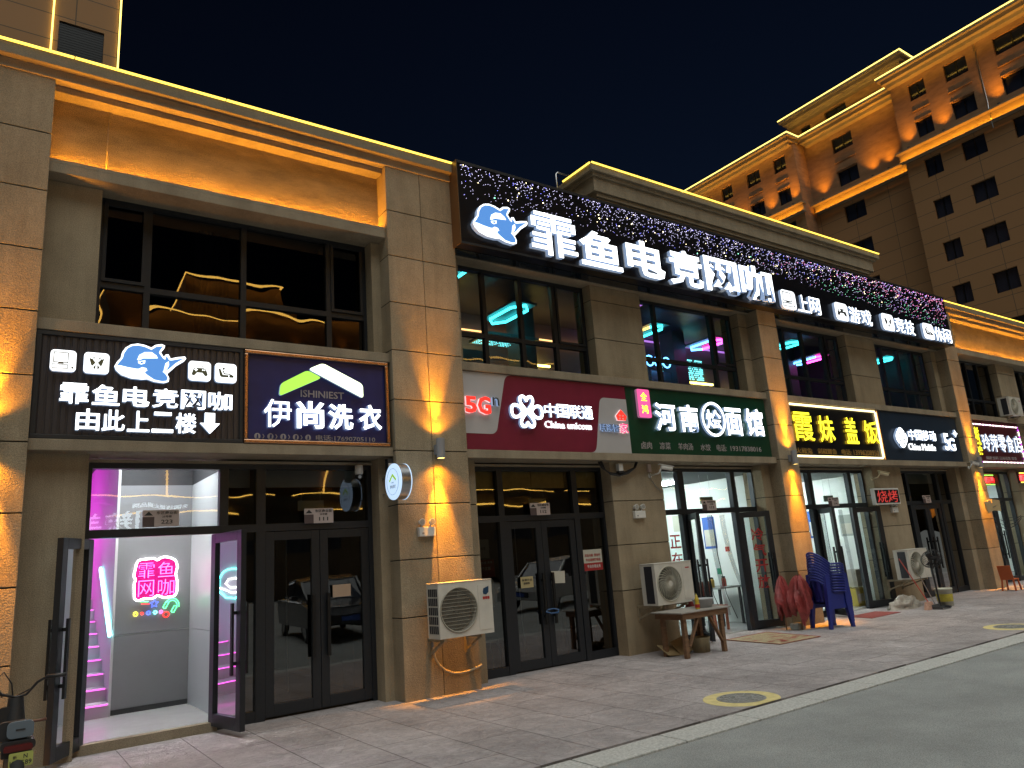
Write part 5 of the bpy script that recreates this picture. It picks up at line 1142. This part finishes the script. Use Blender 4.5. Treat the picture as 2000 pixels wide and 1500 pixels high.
def stall_table(x, y, lab, top=(.35, .37, .36)):
    t = thing('dining_table', (x, y, .02), lab, 'table'); MB().box(x-.35, x+.35, y-.3, y+.3, .72, .75).build('table_top', paint('laminate_grey', top, .3), t)
    for a in (-.3, .3):
        for b in (-.25, .25): MB().box(x+a-.02, x+a+.02, y+b-.02, y+b+.02, .02, .72).build('leg', DARKP, t)
stall_table(12.2, 10.35, 'grey dining table inside the noodle house door'); stall_table(14.6, 11.4, 'grey dining table inside the door under the yellow lettered sign')
def dchair(x, y, lab, col):
    t = thing('dining_chair', (x, y, .02), lab, 'chair'); MB().box(x-.2, x+.2, y-.2, y+.2, .44, .47).build('seat', col, t); MB().box(x-.2, x+.2, y+.17, y+.2, .47, .9).build('backrest', col, t)
    for a in (-.17, .17):
        for b in (-.17, .17): MB().box(x+a-.02, x+a+.02, y+b-.02, y+b+.02, .02, .44).build('leg', col, t)
WD = paint('chair_wood', (.25, .07, .03), .5, var=.2)
dchair(11.35, 9.85, 'red brown wooden chair inside the noodle house door', WD); dchair(8.0, 9.75, 'brown wooden chair behind the side glass beside number 112', paint('chair_dark', (.10, .05, .035), .5))
t = thing('white_stool', (6.12, 9.62, .02), 'white metal stool behind the side glass of number 112', 'stool'); WS = paint('stool_white', (.5, .52, .45), .5)
MB().cyl((6.12, 9.62, .45), (6.12, 9.62, .48), .16, n=24).build('seat', WS, t)
for a in (-1, 1): MB().tube([(6.12+a*.20, 9.56, .02), (6.12+a*.17, 9.56, .36), (6.12+a*.13, 9.57, .43), (6.12+a*.05, 9.6, .45)], .012, 6).tube([(6.12+a*.16, 9.72, .02), (6.12+a*.10, 9.70, .45)], .010, 6).build('leg', WS, t)
cols_ = [(.5, .35, .08), (.55, .5, .3), (.4, .06, .04), (.1, .3, .15)]
for i, (x, y, z) in enumerate(((11.95, 10.30, .75), (12.1, 10.45, .75), (12.25, 10.25, .75), (12.42, 10.4, .75))):
    t = thing('condiment_jar', (x, y, z), ['tan jar on the noodle house table, first from the door', 'cream jar on the noodle house table', 'small red jar on the noodle house table', 'green jar on the noodle house table, deepest inside'][i], 'jar')
    MB().lathe((x, y, z), [(0, 0), (.045, 0), (.045, .14), (.03, .17)], 14).build('jar_body', paint('jar_%d' % i, cols_[i], .3), t); MB().cyl((x, y, z+.17), (x, y, z+.19), .034, n=14).build('lid', DARKP, t)
for i, (x, y, z) in enumerate(((16.0, 9.75, .02), (16.3, 9.8, .02), (16.15, 9.78, .42), (16.3, 10.2, .02))):
    t = thing('drinks_carton', (x, y, z), ['yellow carton on the floor inside the door under the yellow lettered sign', 'cream carton beside the yellow one on the floor', 'pale carton stacked on the yellow and cream ones', 'dull gold carton at the end of the carton row'][i], 'carton')
    MB().box(x-.14, x+.14, y-.12, y+.12, z, z+.38).build('carton_body', paint('carton_%d' % i, [(.5, .4, .08), (.55, .5, .35), (.5, .48, .42), (.42, .36, .12)][i], .6, var=.15), t, bevel=.006); MB().box(x-.1, x+.1, y-.1225, y-.1205, z+.1, z+.26).build('printed_field', PAPERR if i % 2 else PAPER, t)
def strips(x0, x1, lab, swept, seam=None, yo=0):
    t = thing('strip_curtain', ((x0+x1)/2, 9.3, 2.1), lab, 'curtain'); n = 3
    for k in range(n):
        x = x0+(x1-x0)*(k+.5)/n; vs = []; ln = 16
        for i in range(ln+1):
            v = i/ln; sway = swept*v*v*(k/n-.2); 
            for u in (-1, 1): vs.append((x+u*.075*(1-.5*v*abs(swept))+sway, 9.34+yo+.02*math.sin(k+v*2)-.05*abs(swept)*v*v*k, 2.12-v*2.02+.25*abs(swept)*v*v))
        MB().add(vs, [(2*i, 2*i+1, 2*i+3, 2*i+2) for i in range(ln)], 0, True).build('strip', PVC, t)
    for k in range(2):
        x = x0+(x1-x0)*(k+.6)/3; MB().tube([(x, 9.335+yo, 2.12), (x+.02*swept, 9.33+yo, 1.4), (x+.10*swept, 9.31+yo, .7), (x+.3*swept, 9.28+yo, .25)], .007, 5).build('edge_seam', seam or DARKP, t)
strips(10.5, 11.55, 'clear plastic strip curtain swept aside in the noodle house doorway', .9); strips(14.45, 15.5, 'clear plastic strip curtain hanging in the doorway under the yellow lettered sign', .15); strips(22.2, 22.9, 'bunched clear plastic strip curtain in the snack shop doorway', -.5, None, .08)
strips(2.85, 4.1, 'clear plastic curtain with pale seams behind the doors under the navy sign', 0, LETTERW, .1); strips(6.38, 7.6, 'clear plastic curtain hanging behind the doors under the maroon sign', .05, LETTERW, .1)
t = thing('bicycle_lock', (7.0, 9.14, .80), 'blue loop lock holding the door handles of number 112 together', 'lock')
MB().tube([(6.90, 9.16, .80), (6.95, 9.11, .775), (7.08, 9.11, .775), (7.13, 9.15, .81), (7.06, 9.19, .83), (6.94, 9.19, .825)], .012, 8, closed=True).build('lock_loop', paint('lock_blue', (.03, .09, .22), .4), t)
t = thing('cable_bundle', (21.8, 8.9, 1.9), 'loose black wires drooping across the snack shop door', 'cable')
for q in (0, .08, .15): MB().tube([(21.12, 8.98, 1.98-q), (21.5, 8.9, 1.72-q), (22.0, 8.84, 1.60-q*1.4), (22.6, 8.84, 1.62-q), (23.2, 8.9, 1.72-q*.5)], .008, 6).build('wire', DARKP, t)
# red light boards at the snack shop
for x, y, lab in ((22.98, 9.36, 'red light board with green bars behind the snack shop transom'), (24.0, 8.88, 'red light board with yellow bars on the pier beyond the snack shop door')):
    t = thing('led_board', (x, y, 2.6), lab, 'sign'); MB().box(x-.40, x+.40, y, y+.05, 2.60, 2.92).build('screen', BLACKS, t)
    m = MB(); text(m, '烟酒零食', x-.37, x+.37, 2.665, 2.845, y-.004, .003, .02); m.build('lettering', emit('board_red', (1., .03, .03), 9.), t)
    m = MB().box(x-.34, x+.34, y-.006, y-.001, 2.615, 2.64).box(x-.34, x+.34, y-.006, y-.001, 2.875, 2.90); m.build('light_bar', emit('board_bar', (.35, .9, .1) if y > 9 else (.9, .7, .1), 3.), t)

# ------------------------------------------------------------------ apartment tower to the side
KS = 1.2
def TV(x, y, z): return (x*KS, y*KS, 1.6+(z-1.6)*KS)
T = thing('apartment_tower', TV(40, 20, 0), 'tall brown apartment tower with golden roof lines and amber uplights beyond the shops', 'building')
T.location.z = 0
def stone_lines():
    m, t_, p = _mat('tower_lower'); tc = t_.nodes.new('ShaderNodeTexCoord'); sp = t_.nodes.new('ShaderNodeSeparateXYZ'); cb = t_.nodes.new('ShaderNodeCombineXYZ')
    ad = t_.nodes.new('ShaderNodeMath'); ad.operation = 'ADD'; t_.links.new(tc.outputs['Object'], sp.inputs[0]); t_.links.new(sp.outputs[1], ad.inputs[0]); t_.links.new(sp.outputs[0], ad.inputs[1])
    t_.links.new(ad.outputs[0], cb.inputs[0]); t_.links.new(sp.outputs[2], cb.inputs[1])
    br = t_.nodes.new('ShaderNodeTexBrick'); br.inputs['Scale'].default_value = 1; br.inputs['Brick Width'].default_value = 2.6; br.inputs['Row Height'].default_value = .96; br.inputs['Mortar Size'].default_value = .018; br.offset = 0
    br.inputs['Color1'].default_value = (.37, .205, .095, 1); br.inputs['Color2'].default_value = (.34, .19, .085, 1); br.inputs['Mortar'].default_value = (.12, .09, .06, 1)
    t_.links.new(cb.outputs[0], br.inputs['Vector']); t_.links.new(br.outputs['Color'], p.inputs['Base Color']); p.inputs['Roughness'].default_value = .85
    return m
TLOW = stone_lines()
def holed(x, y0, y1, z0, z1, holes, mt, name='wall', dep=.35):
    """A wall facing -X at x with recessed window openings."""
    ys = sorted({y0, y1, *[q for h in holes for q in h[:2] if y0 < q < y1]}); zs = sorted({z0, z1, *[q for h in holes for q in h[2:] if z0 < q < z1]})
    m = MB()
    for a, b in zip(ys, ys[1:]):
        for c, d in zip(zs, zs[1:]):
            if any(h[0]-1e-6 <= a and b <= h[1]+1e-6 and h[2]-1e-6 <= c and d <= h[3]+1e-6 for h in holes): continue
            m.add([TV(x, a, c), TV(x, b, c), TV(x, b, d), TV(x, a, d)], [(3, 2, 1, 0)])
    for h in holes:
        a, b, c, d = h; e = x+dep*.6
        m.add([TV(x, a, c), TV(e, a, c), TV(e, a, d), TV(x, a, d)], [(0, 1, 2, 3)]); m.add([TV(x, b, c), TV(e, b, c), TV(e, b, d), TV(x, b, d)], [(3, 2, 1, 0)])
        m.add([TV(x, a, c), TV(x, b, c), TV(e, b, c), TV(e, a, c)], [(3, 2, 1, 0)]); m.add([TV(x, a, d), TV(x, b, d), TV(e, b, d), TV(e, a, d)], [(0, 1, 2, 3)])
    m.build(name, mt, T)
    for a, b, c, d in holes:
        e = x+dep*.55; f = MB(); w_ = .045
        for q in ((a, a+w_, c, d), (b-w_, b, c, d), (a+w_, b-w_, c, c+w_), (a+w_, b-w_, d-w_, d), ((a+b)/2-w_/2, (a+b)/2+w_/2, c+w_, d-w_)):
            p0, p1 = TV(e-.05, q[0], q[2]), TV(e, q[1], q[3]); f.box(p0[0], p1[0], p0[1], p1[1], p0[2], p1[2])
        o = f.build('window', ALUB, T); MB().add([TV(e-.01, a, c), TV(e-.01, b, c), TV(e-.01, b, d), TV(e-.01, a, d)], [(3, 2, 1, 0)]).build('pane', TOWGL, o)
def tbox(x0, x1, y0, y1, z0, z1, mt, name, bev=0):
    a, b = TV(x0, y0, z0), TV(x1, y1, z1); return MB().box(a[0], b[0], a[1], b[1], a[2], b[2]).build(name, mt, T, bevel=bev)
rows_u = [(24.42, 25.40), (22.17, 23.15)]; rows_l = [(19.78-2.42*k, 20.85-2.42*k) for k in range(7)]
A_cols = [(15.2, 16.07), (13.05, 14.17), (10.15, 11.75), (7.9, 9.0)]; C_cols = [(24.0, 24.88), (25.95, 26.98), (28.2, 29.1), (30.1, 31.0)]; B_cols = [(20.2, 21.5)]
hs = lambda cols_, rows_: [(a, b, c, d) for a, b in cols_ for c, d in rows_]
holed(40, 5, 17.0, 0, 21.15, hs(A_cols, rows_l), TLOW); holed(40, 5, 17.0, 21.15, 26.3, hs(A_cols, rows_u), TOWERB)
holed(41.24, 17.0, 23.33, 0, 21.15, hs(B_cols, rows_l), TLOW); holed(41.24, 17.0, 23.33, 21.15, 26.3, hs(B_cols, rows_u), TOWERB)
holed(40, 23.33, 34, 0, 21.15, hs(C_cols, rows_l), TLOW); holed(40, 23.33, 34, 21.15, 26.3, hs(C_cols, rows_u), TOWERB)
holed(41.9, 16.6, 24.6, 26.2, 28.5, [(20.5, 21.95, 26.6, 27.75), (23.0, 23.7, 26.6, 27.6)], TOWERB)
tbox(42.3, 60, 16.6, 24.6, 26.2, 28.5, TOWERB, 'core_wall'); tbox(41.7, 60, 5, 34, 0, 26.2, TOWERB, 'core_wall')
tbox(40.02, 41.7, 16.98, 17.0, 0, 26.2, TOWERB, 'return_wall'); tbox(40.02, 41.7, 23.33, 23.35, 0, 26.2, TOWERB, 'return_wall')
# window spandrels, sills
for cols_, xx in ((A_cols, 40), (B_cols, 41.24), (C_cols, 40)):
    for a, b in cols_:
        tbox(xx-.05, xx+.01, a-.04, b+.04, 23.75, 23.80, TOWERB, 'sill'); tbox(xx-.05, xx+.01, a-.04, b+.04, 23.20, 23.25, TOWERB, 'sill')
        for c, d in rows_l: tbox(xx+.02, xx+.03, a, b, c-.5, c-.01, paint('spandrel_brown', (.16, .115, .08), .8) if 'spandrel_brown' not in bpy.data.materials else bpy.data.materials['spandrel_brown'], 'spandrel')
# middle cornices with amber wash, eaves with golden tube
def cornice(x, y0, y1, z=21.15):
    tbox(x-.22, x, y0, y1, z, z+.42, TOWERW, 'cornice'); tbox(x-.55, x, y0-.08, y1+.08, z+.42, z+.50, TOWERW, 'cornice_lip'); tbox(x-.36, x, y0, y1, z-.06, z, TOWERW, 'cornice_foot')
    a, b = TV(x-.46, y0, z+.02), TV(x-.46, y1, z+.02); L_ = b[1]-a[1]
    area('cornice_wash', (a[0], (a[1]+b[1])/2, a[2]), (a[0]+.3, (a[1]+b[1])/2, a[2]+.3), AMB, 8*L_, L_-.1, .06, T, (0, 1, 0))
cornice(40, 5, 17.15); cornice(41.24, 17.2, 23.2); cornice(40, 23.2, 34)
LT = emit('tower_tube', (1., .74, .16), 3.)
def eave(x, y0, y1, z, ret=()):
    tbox(x-.35, x+.5, y0-.1, y1+.1, z-.62, z-.42, TOWERW, 'eave'); tbox(x-.6, x+.5, y0-.25, y1+.25, z-.42, z-.20, TOWERW, 'eave'); tbox(x-.8, x+.5, y0-.4, y1+.4, z-.20, z-.03, TOWERW, 'eave')
    m = MB(); a, b = TV(x-.83, y0-.42, z-.045), TV(x-.80, y1+.42, z+.015); m.box(a[0], b[0], a[1], b[1], a[2], b[2])
    for yy in ret: a, b = TV(x-.80, yy-.02, z-.06), TV(x+1.8, yy+.02, z+.02); m.box(a[0], b[0], a[1], b[1], a[2], b[2])
    m.build('light_strip', LT, T)
    a, b = TV(x-.78, y0, z-.95), TV(x-.78, y1, z-.95)
    area('eave_fill', (a[0], (a[1]+b[1])/2, a[2]), (a[0]+.55, (a[1]+b[1])/2, a[2]+.5), (1, .56, .08), 3.2*(b[1]-a[1]), b[1]-a[1], .08, T, (0, 1, 0))  # added area lamp without a fixture, brightens the eave steps below the tube
    m = MB(); n = int((y1-y0)*KS/.28); 
    for k in range(n):
        q = TV(x-.72, y0-.3+(y1-y0+.6)*k/n, z); m.cyl((q[0], q[1], q[2]+.02), (q[0]+.6, q[1], q[2]+.16), .055, n=6)
    m.build('tile_edge', TOWERW, T)
eave(40, 5, 16.9, 26.3); eave(41.24, 17.2, 23.0, 26.3); eave(40, 23.5, 34, 26.3, (23.1,)); eave(41.9, 16.9, 24.3, 28.5, (16.48,))
for y, x in ((12.0, 40), (14.66, 40), (16.5, 40), (18.3, 41.24), (19.25, 41.24), (22.45, 41.24), (9.4, 40), (23.72, 40), (25.4, 40), (27.6, 40), (29.6, 40)):
    p = TV(x-.40, y, 21.72); q = TV(x-.16, y, 27); u = MB().cyl((p[0], p[1], p[2]-.06), (p[0], p[1], p[2]+.04), .09, n=14).build('uplight', DARKP, T)
    spot('uplight_beam', (p[0], p[1], p[2]+.05), q, AMB, 650, 80, 1., .08, T)
for y, x, z in ((12.2, 41.2, 27.0), (30.0, 41.2, 26.8), (23.9, 41.0, 27.0), (17.2, 40.9, 27.0)):
    p = TV(x, y, 26.2); MB().cyl(p, (p[0], p[1], TV(x, y, z)[2]), .3 if y in (12.2, 30.0) else .08, n=12).build('roof_vent', TOWERW, T)
MB().tube([TV(39.97, 12.55, 25.6), TV(39.96, 12.55, 22.2), TV(39.7, 12.5, 21.8), TV(39.7, 12.5, 20.7)], .03, 6).build('lightning_wire', STEEL, T)
# tower behind the first bay
T2 = thing('apartment_tower', (-4, 25, 0), 'apartment tower with upright golden light lines rising behind the first shop bay', 'building')
m = MB()
for a, b, c, d in ((-14, .60, 0, 40), (.60, 2.55, 0, 18.55), (.60, .74, 18.55, 20.0), (2.05, 2.55, 18.55, 20.0), (.60, 2.55, 20.0, 21.4), (.6, 1.1, 21.4, 22.4), (2.1, 2.55, 21.4, 22.4), (.60, 2.55, 22.4, 40)): m.add([(a,25,c),(b,25,c),(b,25,d),(a,25,d)], [(0,1,2,3)])
m.box(-14, 2.55, 25.3, 40, 0, 40).box(2.45, 2.55, 25.0, 25.3, 0, 40); m.build('wall', TLOW, T2)
lv = MB()
for k in range(15): lv.bar((.74, 25.06, 18.6+k*.095), (2.05, 25.06, 18.6+k*.095), .02, .08)
lv.box(.74, 2.05, 25.12, 25.14, 18.55, 20.0).build('louvre', ALUB, T2)
for x in (.56, 2.50): MB().box(x-.025, x+.025, 24.93, 24.985, 8, 40).build('light_strip', LT, T2)
# ------------------------------------------------------------------ the other side of the street, seen in the glass
OP = thing('opposite_shop_row', (10, -36, 0), 'dark shop row across the street whose golden lines show in the glass', 'building')
MB().box(-60, 70, -46, -36, 0, 7.3).build('wall', TOWERW, OP); MB().box(-60, 70, -36.0, -35.4, 7.0, 7.4).box(-60, 70, -36, -35.7, 6.0, 6.2).build('cornice', TOWERW, OP)
m = MB()
for a in range(-60, 70, 13): m.box(a, a+11.5, -35.40, -35.36, 7.42, 7.50); m.box(a+1, a+10.5, -35.69, -35.66, 6.22, 6.34)
m.build('light_strip', emit('far_tube', (1., .58, .10), 9.), OP)
m = MB()
for a in range(-54, 66, 6): m.box(a, a+4, -36.0, -35.97, 3.3, 4.3)
m.build('sign_band', paint('far_sign', (.05, .06, .10), .5), OP)
m = MB(); st = len(m.v); text(m, '胡辣羊蹄', -9.2, -2.6, 5.2, 6.5, 0, .2, .01); text(m, '全国连锁火锅品牌', -10.8, -7.4, 6.62, 6.95, 0, .1, .01)
for v in m.v: v.x, v.y = -v.x, -35.6-v.y
m.build('lettering', emit('far_lettering', (.85, .95, 1.), 5.), OP)
OT = thing('opposite_tower', (24, -52, 0), 'tower across the street outlined in golden lights, mirrored in the upper window', 'building')
MB().box(8, 40, -66, -52, 0, 27).box(14, 24, -64, -53, 27, 30).box(44, 62, -66, -56, 0, 26).box(-30, -10, -66, -54, 0, 26).build('wall', TOWERB, OT)
m = MB()
for x0, x1, y0, y1, z in ((8, 40, -66, -52, 27.1), (14, 24, -64, -53, 30.1), (44, 62, -66, -56, 26.1), (-30, -10, -66, -54, 26.1)):
    m.bar((x0, y1+.6, z), (x1, y1+.6, z), .16).bar((x0, y0, z), (x0, y1+.6, z), .16).bar((x1, y0, z), (x1, y1+.6, z), .16)
m.bar((8, -51.7, 22.0), (40, -51.7, 22.0), .34).bar((8, -51.7, 21.3), (40, -51.7, 21.3), .2).bar((44, -55.7, 21.2), (62, -55.7, 21.2), .3).bar((12.5, -51.8, 0), (12.5, -51.8, 21), .16).bar((26.5, -51.8, 7), (26.5, -51.8, 21), .16)
m.build('light_strip', emit('far_tower_tube', (1., .55, .10), 8.), OT)
for x in (10, 14.5, 19, 23, 28, 33, 37): spot('uplight_beam', (x, -51.2, 22.3), (x, -52, 27), AMB, 260, 60, .9, .1, OT)
# parked cars across the lane, mirrored in the dark doors
def car(x, y, col, lab, rz):
    t = thing('parked_car', (0, 0, 0), lab, 'car', 'cars parked across the lane')
    body = [(-2.2,.35),(-2.28,.62),(-2.2,.82),(-1.25,.95),(-1.2,.96),(1.45,1.0),(2.12,.98),(2.2,.7),(2.15,.35)]
    roof = [(-1.18,.95),(-.45,1.46),(.3,1.54),(1.2,1.48),(2.0,1.0)]
    def loft(pr, halfs, nm, mt):
        m = MB(); n = len(pr); S_ = [(-1, 0), (-.86, 1), (0, 1), (.86, 1), (1, 0)]; vs = []
        for hw in halfs: vs += [(hw[0], p[0]*hw[2], p[1] if hw[1] else p[1]) for p in pr]
        k = len(halfs); fs = [(i*n+j, (i+1)*n+j, (i+1)*n+(j+1) % n, i*n+(j+1) % n) for i in range(k-1) for j in range(n)]; fs += [tuple(range(n)), tuple(range((k-1)*n, k*n))[::-1]]
        m.add(vs, fs, 0, False); return m.build(nm, mt, t, bevel=.05)
    loft(body, [(-.90, 0, .96), (-.80, 0, .99), (0, 0, 1.01), (.80, 0, .99), (.90, 0, .96)], 'body', col)
    loft(roof, [(-.72, 0, .95), (-.4, 0, 1), (.4, 0, 1), (.72, 0, .95)], 'cabin_glass', TOWGL)
    loft([(-.46,1.45),(.3,1.535),(1.2,1.475),(1.2,1.50),(.3,1.57),(-.46,1.48)], [(-.70, 0, .97), (0, 0, 1), (.70, 0, .97)], 'roof', col)
    for s_ in (-1, 1):
        MB().bar((s_*.74, -1.2, .95), (s_*.70, -.45, 1.47), .05).bar((s_*.74, .3, .97), (s_*.71, .3, 1.53), .05).build('pillar', col, t)
        for yy in (-1.42, 1.38):
            wl = MB().tube([(s_*.80, yy+.26*math.cos(i*.2094), .33+.26*math.sin(i*.2094)) for i in range(30)], .075, 8, closed=True).build('wheel', DARKP, t); MB().cyl((s_*.78, yy, .33), (s_*.86, yy, .33), .22, n=20).build('rim', STEEL, wl)
        MB().add([(s_*.50,-2.285,.68),(s_*.86,-2.12,.70),(s_*.88,-2.02,.82),(s_*.52,-2.24,.80)], [(0,1,2,3)]).build('headlight', paint('headlight_glass', (.6, .62, .65), .08), t)
        MB().box(s_*.98-.08, s_*.98+.08, -.92, -.80, .98, 1.10).build('wing_mirror', col, t, bevel=.02)
    MB().box(-.42, .42, -2.30, -2.27, .45, .62).build('grille', DARKP, t); MB().box(-.22, .22, -2.315, -2.301, .47, .58).build('number_plate', paint('car_plate', (.05, .12, .5), .4), t)
    t.location = (x, y, -.02); t.rotation_euler = (0, 0, R(180)+rz)
car(7.6, -1.3, paint('car_grey', (.05, .05, .055), .18, spec=.8), 'dark grey car parked across the lane, mirrored in the doors of number 111', .12)
car(10.4, -1.5, paint('car_white', (.65, .66, .68), .2, spec=.6), 'white car parked across the lane next to the dark grey one', .10)
car(15.6, -1.6, paint('car_pearl', (.6, .6, .6), .2, spec=.6), 'white car parked across the lane, mirrored in the doors of number 112', 1.2)
